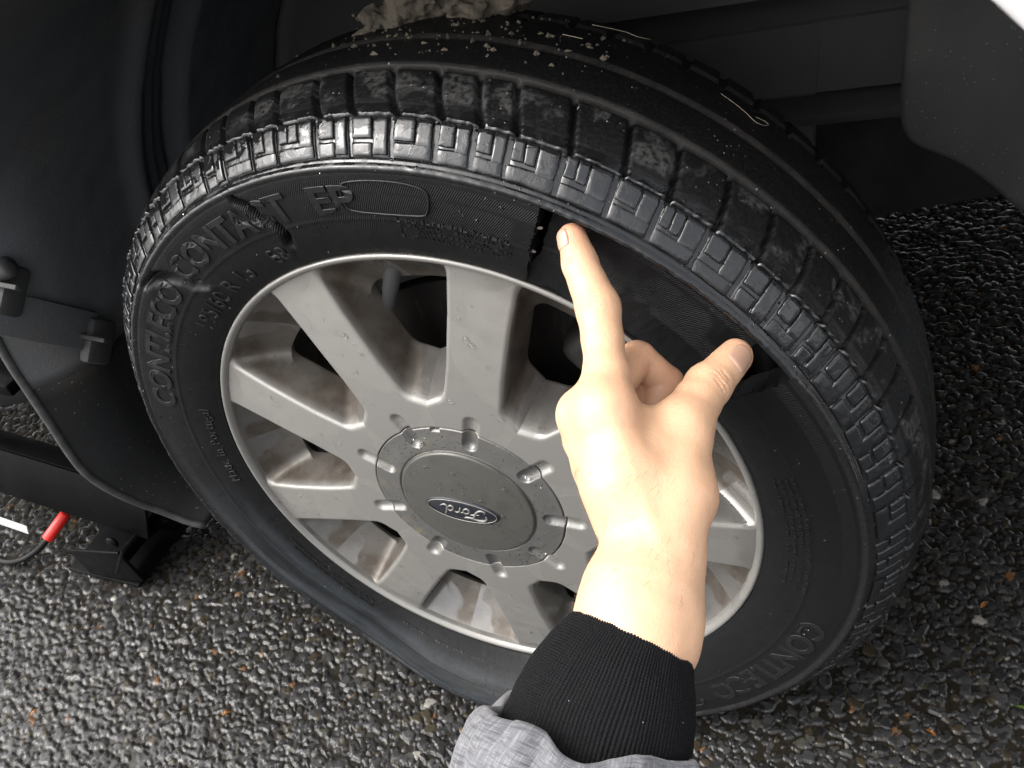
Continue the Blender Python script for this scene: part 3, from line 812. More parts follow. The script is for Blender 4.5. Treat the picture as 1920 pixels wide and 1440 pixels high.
def build_spokes():
    nr, na = 174, 88
    half = rad(20); nph = 133
    dph = 2 * half / (nph - 3)            # cell centres fall on the sector borders
    rg = .0655 + np.arange(nr) * .00078; pg = -half - dph * 1.5 + dph * .5 + np.arange(nph + 1) * dph - 0.0; ag = -.0435 + np.arange(na) * .00065
    pg = -half + (np.arange(nph) - .5) * dph if False else -half - .5 * dph + np.arange(nph - 1) * dph
    R, Pp, A = np.meshgrid(rg, pg, ag, indexing='ij')
    F = spoke_sdf(R, Pp, A).astype(np.float32)
    Vi, Q, cells = surface_nets(F)
    r = rg[0] + Vi[:, 0] * .00078; ph = pg[0] + Vi[:, 1] * dph; a = ag[0] + Vi[:, 2] * .00065
    lo = cells[:, 1] == 0; hi = cells[:, 1] == len(pg) - 2
    ph[lo] = -half; ph[hi] = half
    for _ in range(2):                     # settle on the exact surface
        e = 1e-5; f = spoke_sdf(r, ph, a)
        gr = (spoke_sdf(r + e, ph, a) - f) / e; ga = (spoke_sdf(r, ph, a + e) - f) / e; gp = (spoke_sdf(r, ph + e / .1, a) - f) / (e / .1) / np.maximum(r, .01)
        g2 = gr ** 2 + ga ** 2 + gp ** 2 + 1e-6; st = np.clip(f / g2, -.0006, .0006)
        r -= st * gr; a -= st * ga; mv = ~(lo | hi); ph[mv] -= (st * gp / np.maximum(r, .01))[mv]
    V = np.stack([r * np.cos(ph), -a, r * np.sin(ph)], -1)
    # orientation (r, ph, a) -> (x, z, -y) keeps handedness: check with the front face
    q0 = Q[len(Q) // 2]
    me = fast_mesh('spoke', V, Q)
    cn = np.zeros(len(me.polygons) * 3, np.float32); me.polygons.foreach_get('normal', cn); cn = cn.reshape(-1, 3)
    e = 1e-5; f = spoke_sdf(r, ph, a); c, s = np.cos(ph), np.sin(ph)
    gr = (spoke_sdf(r + e, ph, a) - f) / e; ga = (spoke_sdf(r, ph, a + e) - f) / e; gp = (spoke_sdf(r, ph + e * 10, a) - f) / (e * 10) / r
    N = np.stack([gr * c - gp * s, -ga, gr * s + gp * c], -1)
    if (cn * N[Q[:, 0]]).sum(1).mean() < 0: me = fast_mesh('spoke', V, Q[:, ::-1])
    N /= np.linalg.norm(N, axis=1)[:, None] + 1e-9
    me.normals_split_custom_set_from_vertices(N.tolist())
    dep = af(r) - a
    front = np.clip(ga / np.sqrt(gr ** 2 + ga ** 2 + gp ** 2 + 1e-9), 0, 1)
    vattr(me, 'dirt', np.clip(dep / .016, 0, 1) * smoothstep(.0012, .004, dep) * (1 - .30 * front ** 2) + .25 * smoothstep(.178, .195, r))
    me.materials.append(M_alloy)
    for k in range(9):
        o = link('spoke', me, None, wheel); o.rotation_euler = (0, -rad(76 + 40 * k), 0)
build_spokes()

def build_cap():
    n = 720; rs = np.concatenate([[.0500, .0510], np.linspace(.0515, .0718, 44), [.0722, .0724]])
    th = np.linspace(0, 2 * np.pi, n, endpoint=False); T, R = np.meshgrid(th, rs, indexing='ij')
    a = .0086 + 0 * R + .0012 * smoothstep(.0735, .052, R)
    a = np.where(R > .0720, a - (R - .0720) * 9, a)
    a -= .0012 * smoothstep(.0008, .0003, np.abs(R - .0518))
    ph = (np.degrees(T) - 76 + 20) % 40 - 20; x = R * np.cos(np.radians(ph)); y = R * np.sin(np.radians(ph)); gx = np.clip(x, .0625, .0835)
    q = .0056 ** 2 - (x - gx) ** 2 - y ** 2; cut = .0098 - np.sqrt(np.maximum(q, 0)) + .0006
    a = np.where(q > 0, np.minimum(a, np.maximum(cut, .0040)), a)
    # prising notch at the top of the ring
    nt_ = smoothstep(2.9, 2.4, np.abs((np.degrees(T) - 97 + 180) % 360 - 180)) * smoothstep(.0690, .0696, R); a -= .004 * nt_
    V = np.stack([R * np.cos(T), -a, R * np.sin(T)], -1).reshape(-1, 3)
    link('cap_ring', fast_mesh('cap_ring', V, grid_quads(n, len(rs), closed_n=True, flip=True)), M_ring, wheel)
    pr = [(.0510, .0070), (.0512, .0095), (.0505, .0112)] + [(r, .0113 + .0030 * (1 - (r / .0505) ** 2)) for r in (.0495, .048, .045, .04, .034, .027, .02, .013, .006, .0005)]
    lathe('centre_cap', np.vstack([catmull(np.array(pr[:3]), 4)[:-1], np.array(pr[2:])]), M_cap, wheel, 160)
build_cap()

def build_badge():
    """oval badge with a raised script name, standing upside down on the cap"""
    C = Vector((-.0032, -.0143, -.0034)); ang = rad(176.2)
    def place(x, y, h):
        X = x * math.cos(ang) - y * math.sin(ang); Z = x * math.sin(ang) + y * math.cos(ang)
        rr2 = ((C.x + X) ** 2 + (C.z + Z) ** 2); return Vector((C.x + X, -(.0113 + .0030 * (1 - rr2 / .0505 ** 2) + h), C.z + Z))
    bm = bmesh.new(); rings = []
    for (f, h) in ((1.0, -.0006), (1.0, .0007), (.985, .0010), (.5, .0012), (.02, .0013)):
        rings.append([bm.verts.new(place(.0288 * f * math.cos(t), .0116 * f * math.sin(t), h)) for t in np.linspace(0, 2 * math.pi, 64, endpoint=False)])
    for A, B in zip(rings[:-1], rings[1:]):
        for i in range(64): bm.faces.new((A[i], A[(i + 1) % 64], B[(i + 1) % 64], B[i]))
    bm.faces.new(rings[-1]); bmesh.ops.recalc_face_normals(bm, faces=bm.faces[:])
    bm_obj('badge', bm, M_badge, wheel)
    def stroke(pts, w):
        P = catmull(np.array(pts) * .001, 8); n = len(P); f = np.linspace(0, 1, n)
        W = np.array(w if isinstance(w, (list, tuple)) else [w, w]) * .001; Wd = np.interp(f, np.linspace(0, 1, len(W)), W)
        return tube([place(p[0], p[1], .0013) for p in P], Wd, 7)
    strokes = [([(26.9 * math.cos(t), 10.2 * math.sin(t)) for t in np.linspace(0, 2 * math.pi, 60)], .34),
        ([(-18.6, .6), (-19.2, 3.0), (-17.0, 5.6), (-12.5, 6.3), (-7.5, 5.2), (-3.4, 5.4), (-1.6, 6.6)], [.5, .8, .9, .8, .5]),
        ([(-8.6, 5.3), (-10.2, 1.6), (-12.2, -2.4), (-15.2, -4.8), (-18.4, -4.2), (-18.0, -2.4)], [.8, .95, .8, .5]),
        ([(-13.8, .2), (-10.2, .9), (-6.8, 1.5)], [.4, .7, .5]),
        ([(-3.8, 1.4), (-6.0, -.4), (-6.4, -3.0), (-4.6, -4.2), (-2.4, -2.6), (-1.8, .2), (-3.8, 1.4), (-2.0, .6), (.4, 1.0)], [.7, .85, .7, .7, .45]),
        ([(1.2, 1.8), (.9, -1.2), (.2, -4.2)], [.6, .85, .6]), ([(.7, -1.6), (2.2, .9), (4.2, 1.7), (5.0, .8)], [.45, .7, .7]),
        ([(10.6, .6), (8.6, 1.4), (6.4, -.6), (6.0, -3.2), (7.8, -4.2), (10.0, -2.4), (11.2, .6)], [.6, .85, .8, .6]),
        ([(13.2, 6.4), (11.8, 2.0), (10.8, -2.4), (12.0, -4.2), (14.4, -3.4), (16.6, -1.6)], [.6, .9, .8, .45])]
    Vs, Qs, Ts = [], [], []; n = 0
    for p, w in strokes:
        V, q, t = stroke(p, w); Vs.append(V); Qs.append(q + n); Ts.append(t + n); n += len(V)
    link('badge_script', fast_mesh('badge_script', np.concatenate(Vs), np.concatenate(Qs), np.concatenate(Ts)), M_chrome, wheel)
build_badge()

# valve, drops on the rim
P0, P1 = np.array((-.027, .030, .176)), np.array((-.046, .034, .136))
D = P1 - P0
V, q, t = tube([P0 - D * .2, P0 + D * .1, P0 + D * .55, P0 + D * .56, P0 + D * .96, P1], [.0068, .0060, .0055, .0050, .0050, .0042], 20)
o = link('valve_stem', fast_mesh('valve_stem', V, q, t), M_valve, wheel); o.data.set_sharp_from_angle(angle=rad(40))
sp = []
for (r, t, s) in [(.150, 78.5, .0024), (.147, 77, .0022), (.128, 77, .001), (.164, 80, .001), (.098, 84.5, .0022), (.096, 64, .002), (.152, 112, .0022), (.145, 111, .0012), (.180, 116, .001), (.090, 110, .001)]:
    sp.append(((r * math.cos(rad(t)), -af(r) - .0001, r * math.sin(rad(t))), (0, -1, 0), s))
for _ in range(80):
    k = random.randrange(9); r = random.uniform(.09, .19); t = 76 + 40 * k + math.degrees(random.uniform(-.014, .014) / r)
    sp.append(((r * math.cos(rad(t)), -af(r), r * math.sin(rad(t))), (0, -1, 0), random.uniform(.0006, .0015)))
for _ in range(70):
    r = random.uniform(.012, .070); t = random.uniform(-60, 150)
    a_ = .0113 + .0030 * (1 - (r / .0505) ** 2) if r < .05 else .0092
    if .049 < r < .054: continue
    sp.append(((r * math.cos(rad(t)), -a_, r * math.sin(rad(t))), (0, -1, 0), random.choice([.0008, .0011, .0015, .0021])))
drops('water_drops', sp, M_water, wheel)

# brake
bm = bmesh.new()
def disc_prof():
    return [(.03, -.045), (.075, -.045), (.078, -.062), (.140, -.063), (.141, -.064), (.141, -.072), (.140, -.073), (.07, -.073)]
o = part(lathe('brake_disc', disc_prof(), M_disc, None, 160)); o.location = (0, 0, H)
o.data.set_sharp_from_angle(angle=rad(40))
bm = bmesh.new()
bm_box(bm, (.112, .050, H + .100), (.040, .05, .080), Matrix.Rotation(rad(-40), 3, 'Y'), .010, 3)
bm_box(bm, (.124, .078, H + .112), (.045, .06, .060), Matrix.Rotation(rad(-40), 3, 'Y'), .008, 3)
r_ = bmesh.ops.create_cone(bm, segments=18, radius1=.012, radius2=.012, depth=.03, cap_ends=True)
bmesh.ops.transform(bm, matrix=Matrix.Translation((.118, .020, H + .088)) @ Matrix.Rotation(rad(90), 4, 'X'), verts=r_['verts'])
part(bm_obj('brake_caliper', bm, M_caliper, None, True, 35))

# ------------------------------------------------------------------ bodywork round the wheel
def strip(name, A, B, mat, thick=.002, smooth=True, bevel=0):
    """sheet between two matching polylines, with thickness"""
    A = np.array(A, float); B = np.array(B, float); n = len(A)
    me = fast_mesh(name, np.concatenate([A, B]), [(i, i + 1, n + i + 1, n + i) for i in range(n - 1)], smooth=smooth)
    o = link(name, me, mat); s = o.modifiers.new('t', 'SOLIDIFY'); s.thickness = thick; s.offset = 0
    return o

# wheel-arch liner: arc over the wheel, then a flap that hangs down behind it
def liner_path():
    P = [(.39 * math.cos(rad(t)), H + .02 + .39 * math.sin(rad(t))) for t in np.arange(62, 179, 3)]
    P += [(-.392, .25), (-.394, .21), (-.392, .17), (-.386, .135), (-.374, .105), (-.356, .088)]
    return np.array(P)
LP = catmull(liner_path(), 4)
def build_liner():
    n = len(LP); ys = np.concatenate([np.linspace(.004, .055, 10), np.linspace(.062, .385, 72)])
    T = np.gradient(LP, axis=0); T /= np.linalg.norm(T, axis=1)[:, None]; Nn = np.stack([T[:, 1], -T[:, 0]], -1)   # to the left of travel
    out = np.where((LP * 0 + Nn)[:, :1] * LP[:, :1] + Nn[:, 1:] * (LP[:, 1:] - H) > 0, 1, -1)
    Nn = Nn * out
    f = np.arange(n) / n
    V = np.empty((n, len(ys), 3))
    for j, y in enumerate(ys):
        lip = .030 * np.clip(1 - (y - .004) / .055, 0, 1) ** 2 * smoothstep(.55, .75, f)
        y1 = .118 + .05 * smoothstep(.30, .62, f); y2 = .178 + .045 * smoothstep(.3, .62, f)
        rib = -.010 * np.exp(-((y - y1) / .011) ** 2) - .012 * smoothstep(y2 - .004, y2 + .008, y) + .006 * np.exp(-((y - y2 + .006) / .005) ** 2) - .004 * np.exp(-((y - y1 - .022) / .005) ** 2)
        yy = y + .0 * f
        # the flap's lower end tucks in towards the tyre
        tuck = np.clip((.20 - LP[:, 1]) / .12, 0, 1) * (LP[:, 0] < 0)
        yy = yy + .055 * tuck ** 1.6 * np.clip(1 - (y - .004) / .2, 0, 1)
        w = (fbm(f * 30 + 3, np.full(n, y * 20), 8) - .5) * .004
        off = lip + rib + w
        yy = yy - .045 * np.clip(1 - (y - .004) / .10, 0, 1) * smoothstep(.66, .55, f)
        V[:, j] = np.stack([LP[:, 0] + Nn[:, 0] * off, yy, LP[:, 1] + Nn[:, 1] * off], -1)
    cut = int(np.argmax((LP[:, 1] < .300) & (LP[:, 0] < 0)))
    for nm, A, mt in (('arch_liner', V[:cut + 1], M_liner), ('mud_flap', V[cut:], M_flap)):
        me = fast_mesh(nm, A.reshape(-1, 3), grid_quads(len(A), len(ys)))
        o = part(link(nm, me, mt)); s = o.modifiers.new('t', 'SOLIDIFY'); s.thickness = .003; s.offset = 0
    # worn pale edge of the flap
    i0 = int(n * .60); E_ = V[i0:, 0] + np.array([0, -.001, 0])
    part(tube_obj('flap_edge', E_, .0042, M_lipworn, None, 8))
build_liner()

# inner wing seen between liner and tyre
bm = bmesh.new()
prof = [(-.36, .10), (-.36, .66), (.06, .70), (.06, .10)]
bm_box(bm, (-.12, .405, .42), (.62, .02, .66), None, .004)
bm_box(bm, (-.02, .385, .50), (.26, .03, .12), Matrix.Rotation(rad(-6), 3, 'Y'), .02, 3)
part(bm_obj('inner_wing', bm, M_panel, None, True, 40))
# panel with a rounded corner above the ribbed shield
bm = bmesh.new(); bm_box(bm, (.060, .318, .535), (.272, .02, .120), Matrix.Rotation(rad(-5), 3, 'Y'), .0, 1)
es = [e for e in bm.edges if abs((e.verts[0].co - e.verts[1].co).normalized().y) > .9]
bmesh.ops.bevel(bm, geom=es, offset=.022, segments=6, profile=.5, affect='EDGES')
part(bm_obj('splash_panel', bm, M_panel, None, True, 40))
# ribbed shield: stepped section swept along x
def build_shield():
    sec_ = [(.30, .560), (.352, .540), (.352, .480), (.392, .470), (.362, .4465), (.364, .4445), (.368, .386), (.402, .372), (.374, .360), (.376, .358), (.380, .352), (.41, .349)]
    xs = [-.02, .107, .1085, .1095, .111, .190, .1915, .1925, .194, .262, .30]; A = []
    for x in xs:
        d = .0025 if x in (.1085, .1095, .1915, .1925) else 0
        A.append([(x, y + d + .02 * (x - .1), z + .10 * (x - .25) + .008) for y, z in sec_])
    me = fast_mesh('ribbed_shield', np.array(A).reshape(-1, 3), grid_quads(len(xs), len(sec_)), smooth=False)
    o = part(link('ribbed_shield', me, M_panel)); s = o.modifiers.new('t', 'SOLIDIFY'); s.thickness = .004
    b = o.modifiers.new('b', 'BEVEL'); b.width = .002; b.segments = 2
build_shield()
# bumper guard in front of the wheel
def build_guard():
    out = [(.254, .62), (.2545, .50), (.2555, .445), (.2575, .425), (.262, .413), (.270, .406), (.285, .400), (.300, .393), (.318, .380), (.345, .358), (.40, .335), (.52, .33), (.52, .62)]
    out = out[:1] + [tuple(p) for p in catmull(np.array(out[1:-1]), 4)] + out[-1:]
    bm = bmesh.new(); f = bm.faces.new([bm.verts.new((x, .232 - .10 * (x - .255), z)) for x, z in out])
    r = bmesh.ops.extrude_face_region(bm, geom=[f]); bmesh.ops.translate(bm, verts=[v for v in r['geom'] if isinstance(v, bmesh.types.BMVert)], vec=(0, .05, 0))
    bmesh.ops.recalc_face_normals(bm, faces=bm.faces[:])
    es = [e for e in bm.edges if e.calc_length() < .2 and len(e.link_faces) == 2 and abs(e.link_faces[0].normal.dot(e.link_faces[1].normal)) < .5]
    bmesh.ops.bevel(bm, geom=es, offset=.005, segments=3, profile=.5, affect='EDGES')
    g = part(bm_obj('bumper_guard', bm, M_guard, None, True, 40))
    bm = bmesh.new(); bm_box(bm, (.330, .2235, .476), (.0055, .006, .105), Matrix.Rotation(rad(-3), 3, 'Y'), .0015)
    part(bm_obj('slot_shade_bar', bm, M_dark))  # solid dark bar on the guard, coloured as the shade in a slot
    bm = bmesh.new(); bm_box(bm, (.395, .16, .50), (.09, .10, .28), Matrix.Rotation(rad(-8), 3, 'Y'), .02, 3)
    part(bm_obj('guard_side', bm, M_guard, None, True, 40))
build_guard()

# painted skin: wing with the arch cut in it, front bumper corner, sill, bonnet
def build_wing():
    th = np.arange(-4, 168, 2.); V = []; rows = 9
    for t in th:
        c, s = math.cos(rad(t)), math.sin(rad(t)); R0 = .4225 + .004 * smoothstep(60, 180, t)
        k = min((.86 / abs(c)) if abs(c) > 1e-3 else 9, ((.76 / s) if s > 1e-3 else 9)); k = min(max(k, R0 + .05), .86)
        y0 = -.022 + .030 * smoothstep(80, 185, t)
        col = [(R0 + .004, y0 + .022), (R0, y0 + .004), (R0 + .002, y0 - .002)]
        col += [(R0 + .006 + (k - R0) * f, y0 - .004 - .012 * math.sin(f * 2.2) + .05 * f ** 3) for f in np.linspace(.0, 1, rows - 3)]
        V += [(R * c, y, H + .02 + R * s) for R, y in col]
    me = fast_mesh('wing', V, grid_quads(len(th), rows)); o = part(link('wing', me, M_white))
    s = o.modifiers.new('t', 'SOLIDIFY'); s.thickness = .002
build_wing()
bm = bmesh.new(); bm_box(bm, (-1.08, .14, .3535), (1.22, .20, .125), None, .018, 3); part(bm_obj('sill', bm, M_white, None, True, 40))
bm = bmesh.new(); bm_box(bm, (-1.2, .07, .76), (1.30, .10, .62), None, .04, 3); part(bm_obj('door', bm, M_white, None, True, 40))
bm = bmesh.new(); bm_box(bm, (.70, .10, .56), (.46, .20, .46), Matrix.Rotation(rad(18), 3, 'Z'), .06, 4); part(bm_obj('bumper', bm, M_white, None, True, 40))
bm = bmesh.new(); bm_box(bm, (0, .85, 1.02), (1.9, 1.62, .10), None, .05, 3); part(bm_obj('bonnet', bm, M_white, None, True, 40))
bm = bmesh.new()
bm_box(bm, (-1.3, .95, .60), (1.6, 1.3, .62), None, .02); bm_box(bm, (.02, 1.10, .60), (1.0, 1.28, .66), None, .02); bm_box(bm, (.80, 1.02, .62), (.56, 1.30, .54), None, .02)
bm_box(bm, (.1, 1.255, .30), (1.1, 1.0, .26), None, .02); bm_box(bm, (.27, .475, .310), (.64, .05, .165), Matrix.Rotation(rad(-14), 3, 'Y'), .004)  # low first box is added, unseen, to block sky reflections under the car
part(bm_obj('underbody_and_blocker', bm, M_dark, None, True, 40))

# bracket and clips on the edge of the liner
def bar_between(bm, a, b, w, h, up, bevel):
    a, b = Vector(a), Vector(b); d = b - a
    M = axes(d, up); bm_box(bm, (a + b) / 2, (d.length, w, h), M, bevel)
bm = bmesh.new(); bar_between(bm, (-.378, -.006, .390), (-.3805, .060, .318), .036, .010, (1, -.2, .1), .003)
part(bm_obj('edge_bracket', bm, M_liner, None, True, 40))
for i, (a, b) in enumerate([((-.3745, .0470, .3200), (-.3755, .0665, .3010)), ((-.374, .006, .404), (-.374, .021, .388))]):
    bm = bmesh.new(); bar_between(bm, a, b, .040, .012, (1, -.2, .1), .004); bm_box(bm, Vector(a) + Vector((.008, -.001, .004)), (.007, .004, .038), axes(Vector(b) - Vector(a), (1, -.2, .1)), .001)
    part(bm_obj('clip', bm, M_guard, None, True, 40))
P = tube([(-.385, .008, .408), (-.372, .013, .414), (-.362, .016, .418)], .0085, 16)
part(link('bolt_boss', fast_mesh('bolt_boss', *P), M_lipworn))

# ------------------------------------------------------------------ jack, cable, paper
jack = empty('scissor_jack', (-.50, .03, 0), label='black scissor jack standing under the white sill', category='jack')
def jpart(o):
    o.parent = jack; o.matrix_parent_inverse = Matrix.Translation((.50, -.03, 0)); return o
def channel(bm, a, b, w, d, t, up):
    a, b = Vector(a), Vector(b); M = axes(b - a, up); c = (a + b) / 2; L = (b - a).length
    bm_box(bm, c, (L, w, t), M, .001); s = w / 2 - t / 2
    for k in (-1, 1): bm_box(bm, c + M @ Vector((0, k * (s + .0006), -d / 2 - t / 2 + .0006)), (L, t, d), M, .001)
bm = bmesh.new(); channel(bm, (-.428, .034, .088), (-.76, .030, .150), .058, .030, .004, (0, -1, .35)); jpart(bm_obj('lower_arm', bm, M_jack, None, True, 40))
bm = bmesh.new(); channel(bm, (-.80, .045, .172), (-.487, .055, .248), .034, .022, .004, (0, -1, .3)); jpart(bm_obj('upper_arm', bm, M_jack, None, True, 40))
bm = bmesh.new()
bm_box(bm, (-.510, .040, .0045), (.105, .085, .004), None, .0015); bm_box(bm, (-.465, .037, .042), (.062, .078, .005), Matrix.Rotation(rad(-52), 3, 'Y'), .002)
for y in (.001, .072): bm_box(bm, (-.492, y, .030), (.085, .0045, .048), Matrix.Rotation(rad(-12), 3, 'Y'), .002)
jpart(bm_obj('foot', bm, M_jack, None, True, 40))
for i, p in enumerate([(-.452, .000, .080), (-.60, -.002, .118), (-.665, -.003, .132)]):
    bm = bmesh.new(); r_ = bmesh.ops.create_uvsphere(bm, u_segments=16, v_segments=8, radius=.0075)
    for v in bm.verts: v.co = Vector((v.co.x, v.co.y * .45, v.co.z)) + Vector(p)
    jpart(bm_obj('rivet', bm, M_jack))
jpart(tube_obj('screw_rod', [(-.82, .050, .160), (-.70, .050, .160), (-.64, .050, .160)], .006, M_jack, None, 14))
bm = bmesh.new(); bm_box(bm, (-.505, .045, .268), (.05, .05, .014), None, .003); jpart(bm_obj('saddle', bm, M_jack, None, True, 40))
bm = bmesh.new(); bar_between(bm, (-.556, -.012, .0880), (-.72, -.014, .1235), .011, .0016, (0, -1, .2), .0004)
jpart(bm_obj('white_sticker', bm, M_paper))

cab = empty('cable', (-.62, .02, .01), label='black cable with a red rubber end beside the jack foot', category='cable')
CP = catmull(np.array([(-.607, .0254, .0208), (-.6105, .0178, .0167), (-.617, .006, .0125), (-.632, -.006, .008), (-.655, -.012, .007), (-.70, -.004, .0075), (-.78, .02, .008), (-.90, .03, .008)]), 8)
o = tube_obj('lead', CP, .0036, M_cable, None, 12); o.parent = cab; o.matrix_parent_inverse = Matrix.Translation((.62, -.02, -.01))
d = np.array([.012, .026, .014]); d /= np.linalg.norm(d); b = np.array((-.609, .021, .0185))
V, q, t = tube([b, b + d * .001, b + d * .018, b + d * .034, b + d * .0365, b + d * .0375], [.0058, .0066, .0066, .0064, .0052, .0025], 20)
o = link('end_sleeve', fast_mesh('end_sleeve', V, q, t), M_red); o.parent = cab; o.matrix_parent_inverse = Matrix.Translation((.62, -.02, -.01)); o.data.set_sharp_from_angle(angle=rad(50))

# ------------------------------------------------------------------ mud, straw, leaves
def lump(name, pts, seed, label, group='clods of mud on the tyre'):
    """clod of mud: union of blobs roughened by noise"""
    pts = np.array(pts, float); lo = (pts[:, :3] - pts[:, 3:]).min(0) - .008; hi = (pts[:, :3] + pts[:, 3:]).max(0) + .008; h = .0013
    G = np.stack(np.meshgrid(*[np.arange(a, b, h) for a, b in zip(lo, hi)], indexing='ij'), -1)
    F = np.full(G.shape[:3], 9.)
    for p in pts: F = smin(F, np.linalg.norm(G - p[:3], axis=-1) - p[3], .006)
    F += (noise3(G * 110, seed) - .5) * .010 + (noise3(G * 240, seed + 5) - .5) * .0058 + (noise3(G * 560, seed + 9) - .5) * .0022
    Vi, Q, _ = surface_nets(F.astype(np.float32)); o = link(name, fast_mesh(name, lo + Vi * h, Q), M_mud)
    o['label'] = label; o['category'] = 'mud'; o['group'] = group; return o
def on_tread(t, a, lift=0):
    p = tyre_xyz(np.array(float(t)), float(v_of_a(a)), lift, False); return np.array([p[0], p[1], p[2] + H])
def chain(L):
    return [(*on_tread(t, a, l), r) for t, a, l, r in L]
lump('mud_clod', chain([(98.6, -.095, .000, .006), (97.2, -.096, .002, .007), (95.6, -.097, .004, .008), (94, -.100, .007, .010), (92.6, -.106, .011, .012), (90.6, -.114, .013, .013), (88.8, -.122, .016, .013), (92, -.116, .004, .010)]), 1, 'long crumbly clod of brown mud on top of the tyre, left of the pair')
lump('mud_clod', chain([(87.6, -.106, .001, .006), (86.2, -.107, .002, .007), (84.8, -.110, .003, .008), (83.6, -.114, .005, .009), (82.6, -.122, .010, .011), (81.6, -.128, .013, .010), (85.4, -.118, .004, .008)]), 2, 'flatter crumbly clod of brown mud on top of the tyre, right of the pair')
V = []; Q = []
for i in range(150):
    t = random.gauss(84, 9); a = random.choice([random.uniform(-.125, -.075), random.uniform(-.10, -.05)])
    p = on_tread(t, a, .0003); s = random.choice([.0005, .0007, .001, .0016]) ; ax = np.array([random.uniform(.6, 1.5) for _ in range(3)]) * s
    c = np.array([(1, 0, 0), (-1, 0, 0), (0, 1, 0), (0, -1, 0), (0, 0, 1), (0, 0, -1)]) * ax + rng.normal(0, s * .2, (6, 3)); n = len(V) * 6; V.append(c + p)
    Q += [(n + i_, n + j_, n + k_) for i_, j_, k_ in [(0, 2, 4), (2, 1, 4), (1, 3, 4), (3, 0, 4), (2, 0, 5), (1, 2, 5), (3, 1, 5), (0, 3, 5)]]
o = link('mud_crumbs', fast_mesh('mud_crumbs', np.concatenate(V), None, Q, smooth=False), M_mud); o['kind'] = 'stuff'
o['label'] = 'crumbs of dry mud scattered over the tyre tread'; o['category'] = 'mud'
for i, (L, r, lab) in enumerate([([(74.4, -.094), (73.4, -.0945), (72.2, -.095)], .00025, 'short pale straw lying on the tread below the top of the tyre'),
                     ([(72.6, -.122), (70.8, -.1255), (69.2, -.129), (68.7, -.130), (67.6, -.128), (66.2, -.134)], .00024, 'bent pale straw at the far edge of the tyre tread'),
                     ([(56.7, -.100), (55, -.0985), (53.6, -.0965), (52.2, -.0935), (51.2, -.096), (50.7, -.1005), (51.2, -.1015), (52.3, -.0990)], .00015, 'curled white fibre lying on the tyre tread')]):
    o = tube_obj(['straw', 'straw', 'fibre'][i], catmull(np.array([on_tread(t, a, .0009) for t, a in L]), 6), r, M_straw, None, 6)
    o['label'] = lab; o['category'] = ['straw', 'straw', 'fibre'][i]
    if i < 2: o['group'] = 'straws on the tyre tread'
def leaf(name, p, L, w, ang, mat, label):
    bm = bmesh.new(); n = 9; top = []; lo = []
    for i in range(n):
        f = i / (n - 1); ww = w * math.sin(math.pi * min(max(f, .03), .97)) ** .7 / 2; x = (f - .5) * L; zz = .004 * math.sin(f * 3) * (L / .02)
        top.append([bm.verts.new((x, s * ww, zz + .12 * abs(s) * ww)) for s in (-1, 0, 1)])
    for a, b in zip(top[:-1], top[1:]):
        for j in (0, 1): bm.faces.new((a[j], b[j], b[j + 1], a[j + 1]))
    r = bmesh.ops.solidify(bm, geom=bm.faces[:], thickness=.0006)
    bmesh.ops.transform(bm, matrix=Matrix.Translation(p) @ Matrix.Rotation(ang, 4, 'Z'), verts=bm.verts)
    o = bm_obj(name, bm, mat); o['label'] = label; o['category'] = 'leaf'; return o
leaf('leaf', (.369, .1674, .0045), .010, .004, .9, M_leaf, 'small orange leaf scrap on the asphalt right of the tyre')
leaf('leaf', (.329, .0352, .0045), .0095, .0042, -.5, M_leaf, 'small orange leaf scrap on the asphalt in the lower right corner')
leaf('leaf', (-.2672, -.1045, .0045), .009, .006, .6, M_leaf, 'small orange leaf scrap on the asphalt below the tyre, lower left')
leaf('leaf', (-.4663, -.1552, .0045), .010, .005, 1.4, M_leaf, 'small orange leaf scrap on the asphalt in the lower left corner')
leaf('blade_of_grass', (.398, .0705, .005), .022, .005, 2.8, M_green, 'green blade of grass on the asphalt at the right edge')

# ------------------------------------------------------------------ person: hand, forearm, cuff, sleeve
J = {'i_tip': (.1109, -.0123, .4823, .0072), 'i_dip': (.1165, -.0214, .4741, .0089), 'i_pip': (.1299, -.0407, .4616, .0106), 'i_mid': (.1356, -.0549, .4527, .0097), 'i_base': (.1407, -.0701, .4462, .0107), 'i_mcp': (.1439, -.0870, .4390, .0142),
     't_tip': (.1911, -.0185, .4199, .0090), 't_ip': (.1822, -.0424, .4201, .0112), 't_mid': (.1788, -.0552, .4195, .0114), 't_mcp': (.1754, -.0734, .4195, .0135), 't_cmc': (.1781, -.1068, .4092, .0173),
     'm_mcp': (.1314, -.0819, .4297, .0111), 'm_pip': (.1438, -.0311, .4230, .0096), 'm_dip': (.1572, -.0313, .4071, .0100), 'm_tip': (.1540, -.0460, .4013, .0093),
     'r_mcp': (.1315, -.0864, .4155, .0103), 'r_pip': (.1413, -.0357, .4040, .0101), 'r_dip': (.1502, -.0446, .3925, .0095), 'r_tip': (.1520, -.0500, .3880, .0080),
     'p_mcp': (.1373, -.0938, .4012, .0093), 'p_pip': (.1304, -.0449, .3817, .0086), 'p_dip': (.1462, -.0504, .3777, .0079), 'p_tip': (.1510, -.0640, .3780, .0074),
     'w_rad': (.1786, -.1324, .3992, .0145), 'w_uln': (.1733, -.1303, .3951, .0133), 'f1': (.1729, -.1487, .3915, .0227), 'f2': (.1734, -.1652, .3846, .0245), 'f3': (.1627, -.1939, .3683, .0275), 'mc_i': (.1572, -.1103, .4192, .0158)}
J = {k: np.array(v, float) for k, v in J.items()}
